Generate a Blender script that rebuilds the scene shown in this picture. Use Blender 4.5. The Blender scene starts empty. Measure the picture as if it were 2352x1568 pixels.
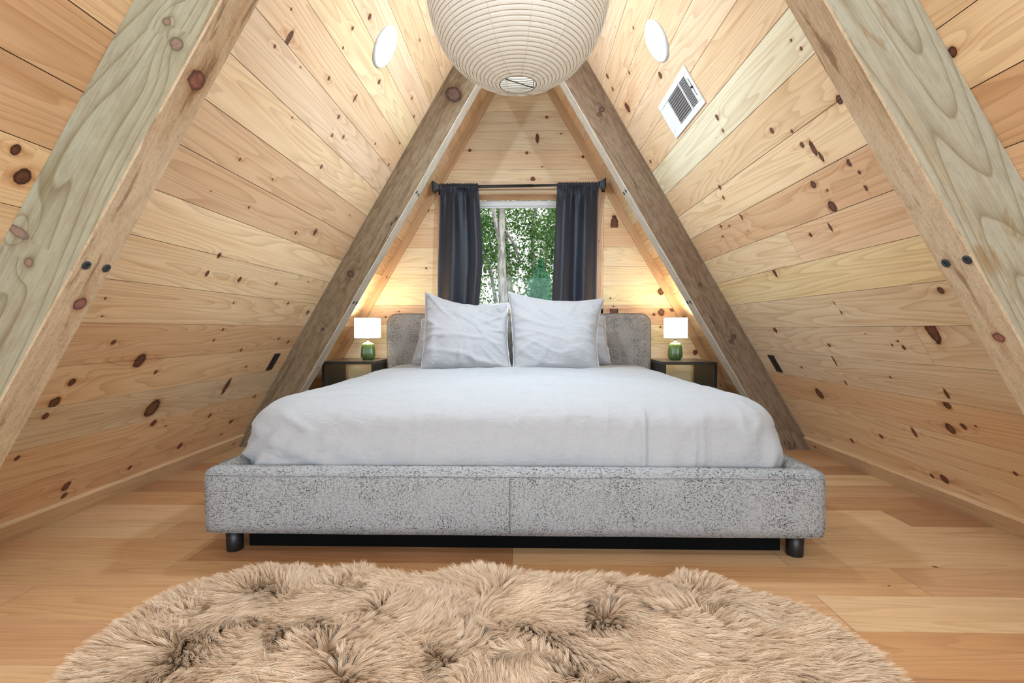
import bpy, bmesh, math, random
import numpy as np
from mathutils import Vector, Matrix, noise as mn

S = bpy.context.scene
COL = S.collection
PI = math.pi

# ---------------------------------------------------------------- camera, world, large lights, exposure
TH = 1.0406                    # pitch of the roof slopes
SN, CS, TN = math.sin(TH), math.cos(TH), math.tan(TH)
A = 1.9495                     # half width of the room at the floor
YG = 4.38                      # window gable
YR = -2.7                      # gable behind the camera
YN, TNB = 1.2917, 0.114        # near beams: front face, thickness
YF, TFB = 3.3847, 0.124        # far beams
INS = 0.2015                   # how far the beams stand off the slope

cam_d = bpy.data.cameras.new('camera'); cam = bpy.data.objects.new('camera', cam_d); COL.objects.link(cam)
cam_d.sensor_width = 36; cam_d.lens = 1158.7*36/2352; cam_d.clip_start = 0.02
def cam_axes(yaw, pit, rol):
    F = Vector((-math.sin(yaw)*math.cos(pit), math.cos(yaw)*math.cos(pit), -math.sin(pit)))
    R = Vector((math.cos(yaw), math.sin(yaw), 0)); U = R.cross(F)
    R2 = math.cos(rol)*R + math.sin(rol)*U
    return R2, R2.cross(F), F
R_, U_, F_ = cam_axes(0.0227, 0.0241, -0.0002)
m = Matrix((R_, U_, -F_)).transposed().to_4x4(); m.translation = (0.0185, 0, 0.8021)
cam.matrix_world = m
S.camera = cam

vs = S.view_settings
vs.view_transform = 'Standard'; vs.look = 'None'; vs.gamma = 1; vs.use_curve_mapping = False
vs.exposure = 0.08
try:
    S.cycles.max_bounces = 8; S.cycles.diffuse_bounces = 4; S.cycles.transparent_max_bounces = 12
    S.cycles.sample_clamp_indirect = 6; S.cycles.caustics_reflective = False; S.cycles.caustics_refractive = False
    S.cycles.use_denoising = True; S.cycles.use_adaptive_sampling = True; S.cycles.adaptive_threshold = 0.03
except Exception:
    pass
W = bpy.data.worlds.new('sky'); S.world = W; W.use_nodes = True
W.node_tree.nodes['Background'].inputs[0].default_value = (1.0, 0.965, 0.95, 1)
W.node_tree.nodes['Background'].inputs[1].default_value = 1.35

def area(name, loc, target, sx, sy, power, col, spread=180):
    d = bpy.data.lights.new(name, 'AREA'); d.shape = 'RECTANGLE'; d.size = sx; d.size_y = sy
    d.energy = power; d.color = col; d.spread = math.radians(spread)
    o = bpy.data.objects.new(name, d); COL.objects.link(o); o.location = loc
    o.rotation_euler = (Vector(target)-Vector(loc)).to_track_quat('-Z', 'Y').to_euler()
    return o
def point(name, loc, power, col, r=0.03):
    d = bpy.data.lights.new(name, 'POINT'); d.energy = power; d.color = col; d.shadow_soft_size = r
    o = bpy.data.objects.new(name, d); COL.objects.link(o); o.location = loc
    return o
# fill light added behind the camera, at the made-up rear window
area('rear_fill_light', (0, YR+0.12, 1.25), (0, 3, 0.9), 1.9, 1.5, 112, (0.70, 0.93, 1.14))
# daylight through the window over the bed
area('bed_window_daylight', (0, YG+0.40, 1.45), (0, 1.5, 0.5), 1.1, 0.9, 9, (0.88, 0.96, 1.0), 150)
sun = bpy.data.lights.new('sun', 'SUN'); sun.energy = 2.2; sun.angle = 0.02; sun.color = (1, 0.96, 0.88)
so = bpy.data.objects.new('sun', sun); COL.objects.link(so); so.rotation_euler = (math.radians(28), math.radians(38), 0)
# recessed lights: (side, y, slope distance); the last four are unseen, added as fill
LIGHTS = [(-1, 2.50, 2.5385), (1, 2.487, 2.5437), (-1, 0.35, 2.54), (1, 0.35, 2.54), (-1, -1.6, 2.54), (1, -1.6, 2.54)]
P_RECESSED = (24.0, 24.0, 8.0, 8.0, 16.0, 16.0)
P_BULB = 9.5

# ---------------------------------------------------------------- helpers
def tag(o, label=None, cat=None, group=None, kind=None):
    if label: o['label'] = label
    if cat: o['category'] = cat
    if group: o['group'] = group
    if kind: o['kind'] = kind
    return o
def empty(name, loc, rz=0.0):
    o = bpy.data.objects.new(name, None); COL.objects.link(o); o.location = loc; o.rotation_euler = (0, 0, rz)
    o.empty_display_size = 0.1
    return o
def link(name, me, mat=None, parent=None, smooth=False, loc=None):
    o = bpy.data.objects.new(name, me); COL.objects.link(o)
    if mat is not None:
        for q in (mat if isinstance(mat, (list, tuple)) else [mat]): me.materials.append(q)
    if smooth: me.polygons.foreach_set('use_smooth', [True]*len(me.polygons))
    if parent is not None: o.parent = parent
    if loc is not None: o.location = loc
    return o
def from_py(name, v, f, mat=None, parent=None, smooth=False, loc=None):
    me = bpy.data.meshes.new(name); me.from_pydata([tuple(p) for p in v], [], f); me.update()
    return link(name, me, mat, parent, smooth, loc)
def from_bm(name, bm, mat=None, parent=None, smooth=False, loc=None, fix=True):
    if fix: bmesh.ops.recalc_face_normals(bm, faces=bm.faces)
    me = bpy.data.meshes.new(name); bm.to_mesh(me); bm.free()
    return link(name, me, mat, parent, smooth, loc)
def copy_tree(o, parent=None):
    c = o.copy(); COL.objects.link(c)
    if parent is not None: c.parent = parent
    for ch in list(o.children): copy_tree(ch, c)
    return c
def box_bm(bm, x0, x1, y0, y1, z0, z1, bev=0.0, seg=2):
    r = bmesh.ops.create_cube(bm, size=1.0); vv = r['verts']
    bmesh.ops.scale(bm, verts=vv, vec=(x1-x0, y1-y0, z1-z0))
    bmesh.ops.translate(bm, verts=vv, vec=((x0+x1)/2, (y0+y1)/2, (z0+z1)/2))
    if bev > 0:
        es = list({e for v in vv for e in v.link_edges})
        bmesh.ops.bevel(bm, geom=es, offset=bev, segments=seg, profile=0.5, affect='EDGES')
def box(name, b, mat, parent=None, bev=0.0, seg=2, smooth=False):
    bm = bmesh.new(); box_bm(bm, *b, bev=bev, seg=seg)
    return from_bm(name, bm, mat, parent, smooth)
def tube(pts, rad, n=10, caps=True):
    """swept tube -> (verts, faces)"""
    pts = [Vector(p) for p in pts]
    if not isinstance(rad, (list, tuple)): rad = [rad]*len(pts)
    v, f = [], []
    up = Vector((0, 0, 1))
    t0 = (pts[1]-pts[0]).normalized()
    a = t0.cross(up)
    if a.length < 1e-3: a = t0.cross(Vector((0, 1, 0)))
    a.normalize()
    for i, p in enumerate(pts):
        t = (pts[min(i+1, len(pts)-1)]-pts[max(i-1, 0)]).normalized()
        a = (a - t*a.dot(t)).normalized(); b = t.cross(a)
        for k in range(n):
            w = 2*PI*k/n
            v.append(p + (a*math.cos(w)+b*math.sin(w))*rad[i])
    for i in range(len(pts)-1):
        for k in range(n):
            k2 = (k+1) % n
            f.append((i*n+k, i*n+k2, (i+1)*n+k2, (i+1)*n+k))
    if caps:
        f.append(tuple(range(n))[::-1]); f.append(tuple((len(pts)-1)*n+k for k in range(n)))
    return v, f
def merge(*vf):
    V, Fc = [], []
    for v, f in vf:
        o = len(V); V += [tuple(p) for p in v]; Fc += [tuple(i+o for i in q) for q in f]
    return V, Fc
def lathe(prof, n=48, rib=0, amp=0.0, caps=True):
    v, f = [], []
    for (r, z, *w) in prof:
        am = amp*(w[0] if w else 0)
        for k in range(n):
            t = 2*PI*k/n
            rr = r + am*(abs(math.cos(rib*t/2))-0.6)
            v.append((rr*math.cos(t), rr*math.sin(t), z))
    for i in range(len(prof)-1):
        for k in range(n):
            k2 = (k+1) % n
            f.append((i*n+k, i*n+k2, (i+1)*n+k2, (i+1)*n+k))
    if caps:
        f.append(tuple(range(n))[::-1]); f.append(tuple((len(prof)-1)*n+k for k in range(n)))
    return v, f

# ---------------------------------------------------------------- materials
class NT:
    def __init__(s, name):
        s.m = bpy.data.materials.new(name); s.m.use_nodes = True; s.t = s.m.node_tree
        s.b = s.t.nodes['Principled BSDF']; s.out = s.t.nodes['Material Output']
    def n(s, typ, **kw):
        o = s.t.nodes.new(typ)
        for k, v in kw.items():
            if isinstance(v, bpy.types.NodeSocket): s.t.links.new(v, o.inputs[int(k[1:])])
            elif k[0] == 'i' and k[1:].isdigit(): o.inputs[int(k[1:])].default_value = v
            else: setattr(o, k, v)
        return o
    def put(s, sock, v):
        if isinstance(v, bpy.types.NodeSocket): s.t.links.new(v, sock)
        else: sock.default_value = v
    def math(s, op, a, b=0.0, c=0.0, clamp=False):
        o = s.t.nodes.new('ShaderNodeMath'); o.operation = op; o.use_clamp = clamp
        s.put(o.inputs[0], a); s.put(o.inputs[1], b); s.put(o.inputs[2], c)
        return o.outputs[0]
    def vec(s, x, y, z):
        o = s.t.nodes.new('ShaderNodeCombineXYZ')
        s.put(o.inputs[0], x); s.put(o.inputs[1], y); s.put(o.inputs[2], z)
        return o.outputs[0]
    def sep(s, v):
        o = s.t.nodes.new('ShaderNodeSeparateXYZ'); s.put(o.inputs[0], v); return o.outputs
    def noise(s, v, scale, detail=2.0, rough=0.5, dist=0.0):
        o = s.t.nodes.new('ShaderNodeTexNoise'); s.put(o.inputs['Vector'], v)
        s.put(o.inputs['Scale'], scale); o.inputs['Detail'].default_value = detail
        o.inputs['Roughness'].default_value = rough; o.inputs['Distortion'].default_value = dist
        return o.outputs[0]
    def ramp(s, v, lo, hi, a=0.0, b=1.0, smooth=True):
        o = s.t.nodes.new('ShaderNodeMapRange'); o.interpolation_type = 'SMOOTHSTEP' if smooth else 'LINEAR'
        s.put(o.inputs[0], v); o.inputs[1].default_value = lo; o.inputs[2].default_value = hi
        o.inputs[3].default_value = a; o.inputs[4].default_value = b
        return o.outputs[0]
    def mix(s, fac, a, b, mode='MIX'):
        o = s.t.nodes.new('ShaderNodeMix'); o.data_type = 'RGBA'; o.blend_type = mode; o.clamp_factor = True
        s.put(o.inputs[0], fac); s.put(o.inputs[6], a if isinstance(a, bpy.types.NodeSocket) else (*a, 1))
        s.put(o.inputs[7], b if isinstance(b, bpy.types.NodeSocket) else (*b, 1))
        return o.outputs[2]
    def attr(s, name):
        o = s.t.nodes.new('ShaderNodeAttribute'); o.attribute_name = name; return o
    def coord(s, which='Object'):
        return s.t.nodes.new('ShaderNodeTexCoord').outputs[which]
    def scale(s, v, sc):
        o = s.t.nodes.new('ShaderNodeVectorMath'); o.operation = 'MULTIPLY'; s.put(o.inputs[0], v); s.put(o.inputs[1], sc)
        return o.outputs[0]
    def bump(s, h, strength, dist=0.001):
        o = s.t.nodes.new('ShaderNodeBump'); o.inputs['Strength'].default_value = strength; o.inputs['Distance'].default_value = dist
        s.put(o.inputs['Height'], h); s.t.links.new(o.outputs[0], s.b.inputs['Normal'])
    def base(s, c): s.put(s.b.inputs['Base Color'], c if isinstance(c, bpy.types.NodeSocket) else (*c, 1))

def plain(name, col, rough=0.5, metal=0.0, spec=0.5, var=0.0, vscale=8.0, bump=0.0, bscale=200.0):
    t = NT(name)
    if var > 0:
        n = t.noise(t.coord(), vscale, 3)
        c = t.mix(n, tuple(max(0, x*(1-var)) for x in col), tuple(min(1, x*(1+var)) for x in col)); t.base(c)
    else: t.base(col)
    t.b.inputs['Roughness'].default_value = rough; t.b.inputs['Metallic'].default_value = metal
    t.b.inputs['Specular IOR Level'].default_value = spec
    if bump > 0: t.bump(t.noise(t.coord(), bscale, 2), bump)
    return t.m

def wood(name, ring=0.35, fiber=0.25, grain_v=7.0, ring_n=3.2, rough=0.5, bump=0.12, weather=0.0, stain=None, saw=0.0, crack=0.0,
         knot_in=(0.16, 0.062, 0.035), knot_rim=(0.045, 0.02, 0.012), dark=(0.50, 0.36, 0.24), halo=(0.62, 0.38, 0.22), spec=0.3, pw=2.2):
    t = NT(name)
    wuv = t.sep(t.attr('wuv').outputs['Vector']); u, v, sd = wuv[0], wuv[1], wuv[2]
    tone = t.attr('tone').outputs['Color']
    sd17 = t.math('MULTIPLY', sd, 37.7)
    wob = t.noise(t.vec(t.math('MULTIPLY', u, 60), t.math('MULTIPLY', v, 60), sd17), 1.0, 2)
    defl = 0.0; kn = None; st = None
    for a in ('ka', 'kb'):
        at = t.attr(a); k = t.sep(at.outputs['Vector']); el = t.math('ADD', t.math('MULTIPLY', t.attr(a+'e').outputs['Fac'], 1.5), 1.15)
        r = t.math('MAXIMUM', k[2], 0.0005)
        du = t.math('DIVIDE', t.math('SUBTRACT', u, k[0]), r); dv = t.math('DIVIDE', t.math('SUBTRACT', v, k[1]), r)
        # e tilts long knots across the board
        d = t.math('SQRT', t.math('ADD', t.math('POWER', du, 2), t.math('POWER', t.math('DIVIDE', dv, el), 2)))
        d = t.math('ADD', d, t.math('MULTIPLY', t.math('SUBTRACT', wob, 0.5), 0.55))
        g = t.math('MULTIPLY', t.math('EXPONENT', t.math('MULTIPLY', t.math('ADD', t.math('POWER', t.math('DIVIDE', du, 5.0), 2), t.math('POWER', t.math('DIVIDE', dv, 2.6), 2)), -1.0)), t.math('MULTIPLY', t.math('MINIMUM', r, 0.013), 16.0))
        defl = t.math('ADD', defl, g)
        s = t.math('EXPONENT', t.math('MULTIPLY', t.math('ADD', t.math('ABSOLUTE', t.math('DIVIDE', du, 5.5)), t.math('POWER', t.math('DIVIDE', dv, 0.9), 2)), -1.0))
        s = t.math('MULTIPLY', s, t.ramp(k[2], 0.0008, 0.004))
        kn = d if kn is None else t.math('MINIMUM', kn, d)
        st = s if st is None else t.math('MAXIMUM', st, s)
    H = t.noise(t.vec(t.math('MULTIPLY', u, 0.55), t.math('MULTIPLY', v, grain_v), sd17), 1.0, 1.5, 0.4)
    Hs = t.math('ADD', t.math('MULTIPLY', H, ring_n*6), t.math('MULTIPLY', defl, 9.0))
    sc = t.math('FRACT', Hs)
    saw_ = t.math('POWER', sc, pw)                              # late wood: slow rise, sharp edge
    edge = t.ramp(sc, 0.93, 1.0, 1.0, 0.0)
    rings = t.math('MULTIPLY', saw_, edge)
    fib = t.noise(t.vec(t.math('MULTIPLY', u, 5), t.math('MULTIPLY', v, 240), sd17), 1.0, 2, 0.6)
    blot = t.noise(t.vec(t.math('MULTIPLY', u, 1.1), t.math('MULTIPLY', v, 9), sd17), 1.0, 3, 0.55)
    strk = t.noise(t.vec(t.math('MULTIPLY', u, 0.9), t.math('MULTIPLY', v, 34), sd17), 1.0, 2, 0.5)
    c = t.mix(t.ramp(blot, 0.3, 0.7, 0.0, 0.5), tone, t.mix(1.0, tone, (0.88, 0.80, 0.70), 'MULTIPLY'))
    c = t.mix(t.ramp(strk, 0.56, 0.78, 0, 0.6), c, t.mix(1.0, c, (0.86, 0.70, 0.54), 'MULTIPLY'))
    c = t.mix(t.math('MULTIPLY', rings, ring), c, t.mix(1.0, c, dark, 'MULTIPLY'))
    c = t.mix(t.math('MULTIPLY', t.ramp(fib, 0.35, 0.7), fiber), c, t.mix(1.0, c, (0.66, 0.56, 0.46), 'MULTIPLY'))
    if stain:
        sn = t.noise(t.vec(t.math('MULTIPLY', u, stain[3]), t.math('MULTIPLY', v, stain[4]), t.math('ADD', sd17, 5)), 1.0, 5, 0.62, 0.4)
        c = t.mix(t.ramp(sn, stain[5], stain[5]+0.10, 0, stain[6]), c, stain[:3])
    if weather > 0:
        wn = t.noise(t.vec(t.math('MULTIPLY', u, 14), t.math('MULTIPLY', v, 40), sd17), 1.0, 5, 0.7)
        c = t.mix(t.ramp(wn, 0.42, 0.66, 0, weather), c, t.mix(1.0, c, (0.55, 0.47, 0.38), 'MULTIPLY'))
    if crack > 0:
        cn = t.noise(t.vec(t.math('MULTIPLY', u, 0.45), t.math('MULTIPLY', v, 8), t.math('ADD', sd17, 11)), 1.0, 3, 0.5)
        c1 = t.ramp(t.math('ABSOLUTE', t.math('SUBTRACT', cn, 0.47)), 0.0, 0.006*crack, 1, 0)
        c = t.mix(t.math('MULTIPLY', c1, t.ramp(t.noise(t.vec(t.math('MULTIPLY', u, 2.5), 0.0, sd17), 1.0, 1), .42, .52)), c, (0.03, 0.02, 0.012))
    if saw > 0:
        sw = t.noise(t.vec(t.math('ADD', t.math('MULTIPLY', u, 130), t.math('MULTIPLY', v, 60)), t.math('ADD', t.math('MULTIPLY', v, 90), t.math('MULTIPLY', u, 12)), sd17), 1.0, 4, 0.75)
        c = t.mix(t.ramp(sw, 0.46, 0.72, 0, saw), c, t.mix(1.0, c, (0.60, 0.53, 0.45), 'MULTIPLY'))
    c = t.mix(t.math('MULTIPLY', st, 0.62), c, t.mix(1.0, c, halo, 'MULTIPLY'))
    c = t.mix(t.ramp(kn, 1.0, 1.7, 0.42, 0.0), c, t.mix(1.0, c, halo, 'MULTIPLY'))
    kc = t.mix(t.ramp(kn, 0.45, 0.95), knot_in, knot_rim)
    kc = t.mix(t.ramp(wob, 0.45, 0.75, 0, 0.5), kc, knot_rim)
    c = t.mix(t.ramp(kn, 0.9, 1.08, 1.0, 0.0), c, kc)
    t.base(c)
    t.b.inputs['Roughness'].default_value = rough; t.b.inputs['Specular IOR Level'].default_value = spec
    hh = t.math('ADD', t.math('MULTIPLY', rings, -0.5), fib)
    if saw > 0: hh = t.math('ADD', hh, t.math('MULTIPLY', sw, 1.6))
    t.bump(hh, bump, 0.0012)
    return t.m

def fleck(name, base, lo, flo, rough=0.9, tint=(1, 1, 1)):
    """woven boucle with dark dashes both ways"""
    t = NT(name); p = t.coord()
    h = t.noise(t.scale(p, (110, 110, 420)), 1.0, 2, 0.6); w = t.noise(t.scale(p, (420, 420, 120)), 1.0, 2, 0.6)
    f = t.math('MAXIMUM', t.ramp(h, flo, flo+0.09), t.ramp(w, flo+0.01, flo+0.10))
    big = t.noise(p, 7, 3)
    f = t.math('MULTIPLY', f, t.ramp(big, 0.25, 0.7, 0.45, 1.0))
    th = t.noise(t.scale(p, (420, 420, 420)), 1.0, 1)
    c = t.mix(t.ramp(th, 0.3, 0.7), tuple(x*0.86 for x in base), tuple(min(1, x*1.1) for x in base))
    c = t.mix(f, c, lo); t.base(c)
    t.b.inputs['Roughness'].default_value = rough; t.b.inputs['Specular IOR Level'].default_value = 0.15
    t.bump(t.math('ADD', th, t.math('MULTIPLY', h, 0.7)), 0.5, 0.002)
    return t.m

def linen(name, col, weave=0.10, rough=0.85, sheen=0.2, bscale=1.0, crease=0.25):
    t = NT(name); p = t.coord()
    a = t.noise(t.scale(p, (900, 900, 60)), 1.0, 1); b = t.noise(t.scale(p, (60, 500, 900)), 1.0, 1)
    n = t.math('ADD', a, b)
    c = t.mix(t.ramp(n, 0.7, 1.3), tuple(x*(1-weave) for x in col), col); t.base(c)
    t.b.inputs['Roughness'].default_value = rough; t.b.inputs['Specular IOR Level'].default_value = 0.2
    if sheen: t.b.inputs['Sheen Weight'].default_value = sheen
    w = t.noise(t.scale(p, (14, 14, 26)), 1.0, 4, 0.62, 0.8)
    w2 = t.noise(t.scale(p, (5, 22, 9)), 1.0, 3, 0.6, 0.6)
    t.bump(t.math('ADD', t.math('MULTIPLY', t.math('ADD', w, w2), 4.0), t.math('MULTIPLY', n, 0.10)), crease, 0.004*bscale)
    return t.m

def emit(name, col, strength):
    t = NT(name); t.base((0.9, 0.9, 0.9)); t.b.inputs['Emission Color'].default_value = (*col, 1); t.b.inputs['Emission Strength'].default_value = strength
    return t.m

def srgb(r, g, b):
    f = lambda x: ((x/255+0.055)/1.055)**2.4 if x/255 > 0.04045 else x/255/12.92
    return (f(r), f(g), f(b))

M_PINE = wood('knotty_pine', ring=0.42, fiber=0.22)
M_GABLE = wood('gable_pine', ring=0.30, fiber=0.2, grain_v=6)
M_TRIM = wood('trim_pine', ring=0.35, fiber=0.3, grain_v=12)
M_FLOOR = wood('floor_oak', ring=0.34, fiber=0.30, grain_v=9, ring_n=2.6, rough=0.38, bump=0.06, dark=(0.55, 0.40, 0.29), spec=0.4)
M_BEAM_FAR = wood('weathered_timber', crack=1.0, ring=0.5, fiber=0.45, grain_v=9, ring_n=2.0, rough=0.8, bump=0.35, weather=0.55, stain=(0.15, 0.085, 0.045, 2.2, 12, 0.60, 0.6), knot_in=(0.13, 0.07, 0.05), halo=(0.5, 0.36, 0.26))
M_BEAM_GREEN = wood('green_treated_timber', pw=6.0, ring=1.0, fiber=0.34, grain_v=5.0, ring_n=3.0, rough=0.7, bump=0.3, weather=0.28, dark=(0.50, 0.40, 0.24), stain=(0.24, 0.15, 0.06, 3.0, 14, 0.585, 0.75), knot_in=(0.26, 0.16, 0.12), knot_rim=(0.12, 0.10, 0.07), halo=(0.66, 0.6, 0.5))
M_BEAM_TAN = wood('sawn_timber', ring=0.12, fiber=0.15, grain_v=9, ring_n=2.0, rough=0.85, bump=0.8, weather=0.35, saw=0.5, stain=(0.22, 0.12, 0.055, 3.5, 18, 0.555, 0.7), knot_in=(0.32, 0.13, 0.09), knot_rim=(0.10, 0.05, 0.04))
M_BEAM_PALE = wood('sawn_timber_edge', ring=0.2, fiber=0.5, grain_v=9, rough=0.85, bump=0.6, weather=0.4, saw=0.6)
M_GROOVE = plain('groove_shadow_board', (0.10, 0.06, 0.035), 0.9, var=0.2)
M_BLACK = plain('black_metal', (0.010, 0.010, 0.011), 0.45, var=0.1)
M_BLACKW = plain('black_wood', (0.014, 0.013, 0.012), 0.4, var=0.15, bump=0.05)
M_TOP = plain('black_tabletop', (0.045, 0.038, 0.032), 0.28, var=0.1)
M_BOLT = plain('bolt_head', (0.02, 0.025, 0.03), 0.5, var=0.2)
M_WHITE = plain('white_vinyl', (0.80, 0.82, 0.83), 0.4, var=0.02)
M_VENT = plain('white_enamel', (0.72, 0.71, 0.71), 0.4, var=0.02)
M_VENTG = plain('duct_interior', (0.012, 0.013, 0.018), 0.8, var=0.1)
M_CHROME = plain('chrome', (0.75, 0.72, 0.68), 0.18, metal=1.0, var=0.03)
M_BOUCLE = fleck('grey_boucle', srgb(164, 166, 167), srgb(46, 44, 43), 0.545)
M_HEAD = fleck('grey_boucle_headboard', srgb(176, 168, 160), srgb(60, 54, 48), 0.50)
M_PIPE = plain('grey_piping', srgb(120, 110, 98), 0.9, var=0.15, vscale=120)
M_DUVET = linen('white_linen', (0.435, 0.447, 0.468), crease=0.34)
M_PILLOW = linen('white_pillow_linen', (0.415, 0.405, 0.415), weave=0.07, crease=0.45)
M_PIPEW = plain('white_flange', (0.52, 0.51, 0.51), 0.8, var=0.04)
M_NAVY = NT('navy_satin')
_p = M_NAVY.coord()
M_NAVY.base(M_NAVY.mix(M_NAVY.noise(M_NAVY.scale(_p, (600, 600, 500)), 1, 1), (0.012, 0.016, 0.025), (0.021, 0.026, 0.040)))
M_NAVY.b.inputs['Roughness'].default_value = 0.50; M_NAVY.b.inputs['Sheen Weight'].default_value = 0.22
M_NAVY.b.inputs['Sheen Tint'].default_value = (0.5, 0.6, 0.85, 1)
M_NAVY.bump(M_NAVY.noise(M_NAVY.scale(_p, (5, 5, 9)), 1, 3), 0.3, 0.01); M_NAVY = M_NAVY.m

# lamp glass, shade, lantern paper, window glass
_t = NT('green_glass'); _t.base(_t.mix(_t.noise(_t.coord(), 30, 2), (0.06, 0.13, 0.03), (0.17, 0.27, 0.08)))
_t.b.inputs['Roughness'].default_value = 0.10; _t.b.inputs['Coat Weight'].default_value = 0.6; _t.b.inputs['Transmission Weight'].default_value = 0.25; M_GREEN = _t.m
M_SHADE = emit('lit_lamp_shade', (1.0, 0.95, 0.86), 1.0)
M_LENS = emit('lit_light_lens', (1.0, 1.0, 1.0), 6.0)
M_RING = plain('light_trim_ring', (0.62, 0.65, 0.68), 0.4, var=0.02)
_t = NT('lantern_paper'); t_ = _t.t
df = t_.nodes.new('ShaderNodeBsdfDiffuse'); tr = t_.nodes.new('ShaderNodeBsdfTranslucent'); mx = t_.nodes.new('ShaderNodeMixShader')
pc = _t.mix(_t.noise(_t.scale(_t.coord(), (40, 40, 90)), 1, 4), (0.84, 0.80, 0.72), (0.89, 0.86, 0.80))
t_.links.new(pc, df.inputs[0]); t_.links.new(pc, tr.inputs[0]); mx.inputs[0].default_value = 0.42
t_.links.new(df.outputs[0], mx.inputs[1]); t_.links.new(tr.outputs[0], mx.inputs[2]); t_.links.new(mx.outputs[0], _t.out.inputs[0]); M_PAPER = _t.m
M_RIB = plain('bamboo_rib', (0.36, 0.29, 0.19), 0.7, var=0.15)
M_WIRE = plain('steel_wire', (0.12, 0.11, 0.09), 0.4, metal=0.6, var=0.1)
_t = NT('window_glass'); t_ = _t.t
gl = t_.nodes.new('ShaderNodeBsdfGlossy'); gl.inputs['Roughness'].default_value = 0.02
tp = t_.nodes.new('ShaderNodeBsdfTransparent'); tp.inputs[0].default_value = (0.97, 1.0, 0.985, 1)
fr = t_.nodes.new('ShaderNodeFresnel'); fr.inputs[0].default_value = 1.45; mx = t_.nodes.new('ShaderNodeMixShader')
t_.links.new(_t.ramp(fr.outputs[0], 0, 1, 0, 0.25, False), mx.inputs[0]); t_.links.new(tp.outputs[0], mx.inputs[1]); t_.links.new(gl.outputs[0], mx.inputs[2]); t_.links.new(mx.outputs[0], _t.out.inputs[0]); M_GLASS = _t.m

# ---------------------------------------------------------------- planked surfaces
class Planks:
    """many boards in one mesh; every vertex knows its board coordinates (u along the grain, v across), its board's own colour
    and the two knots nearest along the board"""
    def __init__(s): s.v = []; s.f = []; s.mi = []; s.wuv = []; s.tone = []; s.ka = []; s.kb = []; s.ea = []; s.eb = []
    def quad(s, pts, uv, seed, tone, ka, kb, mi=0):
        o = len(s.v); s.v += [tuple(p) for p in pts]; s.f.append(tuple(range(o, o+len(pts)))); s.mi.append(mi)
        for (u, v) in uv:
            s.wuv.append((u, v, seed)); s.tone.append((*tone, 1)); s.ka.append(ka[:3]); s.kb.append(kb[:3])
            s.ea.append(ka[3]); s.eb.append(kb[3])
    def plank(s, P, u0, u1, v0, v1, tone, seed, knots, clip=None, gap=0.0012, drop=0.006, mi=0, rnd=None, nrand=0.8):
        """P(u, v, h) -> point; h lifts off the surface"""
        ks = [(k[0], k[1], k[2], (k[3] if len(k) > 3 else 0)) for k in knots if u0-0.1 < k[0] < u1+0.1 and v0-0.004 <= k[1] <= v1+0.004]
        if rnd is not None:
            for _ in range(int(nrand*(u1-u0)+rnd.random())):
                ku, kv = rnd.uniform(u0, u1), rnd.uniform(v0+0.01, v1-0.01)
                if all(abs(ku-k[0]) > 0.10 for k in ks): ks.append((ku, kv, rnd.choice((0.002, 0.0025, 0.003, 0.004, 0.006, 0.009)), 0))
        ks.sort()
        none = (u0-9, v0, 0.0006, 0)
        cuts = [u0]+[min(max(k[0], u0+1e-4), u1-1e-4) for k in ks]+[u1]
        cl = clip or (lambda u, v: u)
        a, b = v0+gap, v1-gap
        for i in range(len(cuts)-1):
            ua, ub = cuts[i], cuts[i+1]
            ka = ks[i-1] if i > 0 else none; kb = ks[i] if i < len(ks) else none
            q = [(cl(ua, a), a), (cl(ub, a), a), (cl(ub, b), b), (cl(ua, b), b)]
            if abs(q[0][0]-q[1][0]) < 1e-5 and abs(q[2][0]-q[3][0]) < 1e-5: continue
            s.quad([P(x, y, 0) for x, y in q], q, seed, tone, ka, kb, mi)
            if drop > 0:
                s.quad([P(q[0][0], a, 0), P(q[1][0], a, 0), P(q[1][0], a, -drop), P(q[0][0], a, -drop)], [q[0], q[1], q[1], q[0]], seed, tone, ka, kb, mi)
                s.quad([P(q[3][0], b, 0), P(q[2][0], b, 0), P(q[2][0], b, -drop), P(q[3][0], b, -drop)], [q[3], q[2], q[2], q[3]], seed, tone, ka, kb, mi)
    def build(s, name, mats, parent=None, weld=False):
        me = bpy.data.meshes.new(name); me.from_pydata(s.v, [], s.f)
        for nm, typ, dat, key in (('wuv', 'FLOAT_VECTOR', s.wuv, 'vector'), ('tone', 'FLOAT_COLOR', s.tone, 'color'), ('ka', 'FLOAT_VECTOR', s.ka, 'vector'), ('kb', 'FLOAT_VECTOR', s.kb, 'vector')):
            at = me.attributes.new(nm, typ, 'POINT'); at.data.foreach_set(key, np.array(dat, dtype=np.float32).ravel())
        for nm, dat in (('kae', s.ea), ('kbe', s.eb)):
            at = me.attributes.new(nm, 'FLOAT', 'POINT'); at.data.foreach_set('value', np.array(dat, dtype=np.float32))
        o = link(name, me, mats, parent)
        me.polygons.foreach_set('material_index', s.mi); me.update()
        return o

def alb(c, sat=0.92, k=1.08):
    L = 0.3*c[0]+0.55*c[1]+0.15*c[2]; return tuple(min(0.93, max(0.0, (L+(x-L)*sat)*k*q)) for x, q in zip(c, (1.03, 1.045, 1.02)))
def vary(rnd, c, a=0.05):
    k = 1+rnd.uniform(-a, a); return tuple(min(1, x*k*(1+rnd.uniform(-a, a)*0.3)) for x in c)
TONES = {'l': srgb(236, 206, 166), 'm': srgb(228, 193, 154), 'o': srgb(219, 180, 140), 'p': srgb(230, 196, 164),
         'g': srgb(214, 190, 158), 'w': srgb(226, 211, 184), 'd': srgb(208, 168, 128), 'y': srgb(236, 210, 160)}
TONES = {k_: alb(c_) for k_, c_ in TONES.items()}

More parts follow.
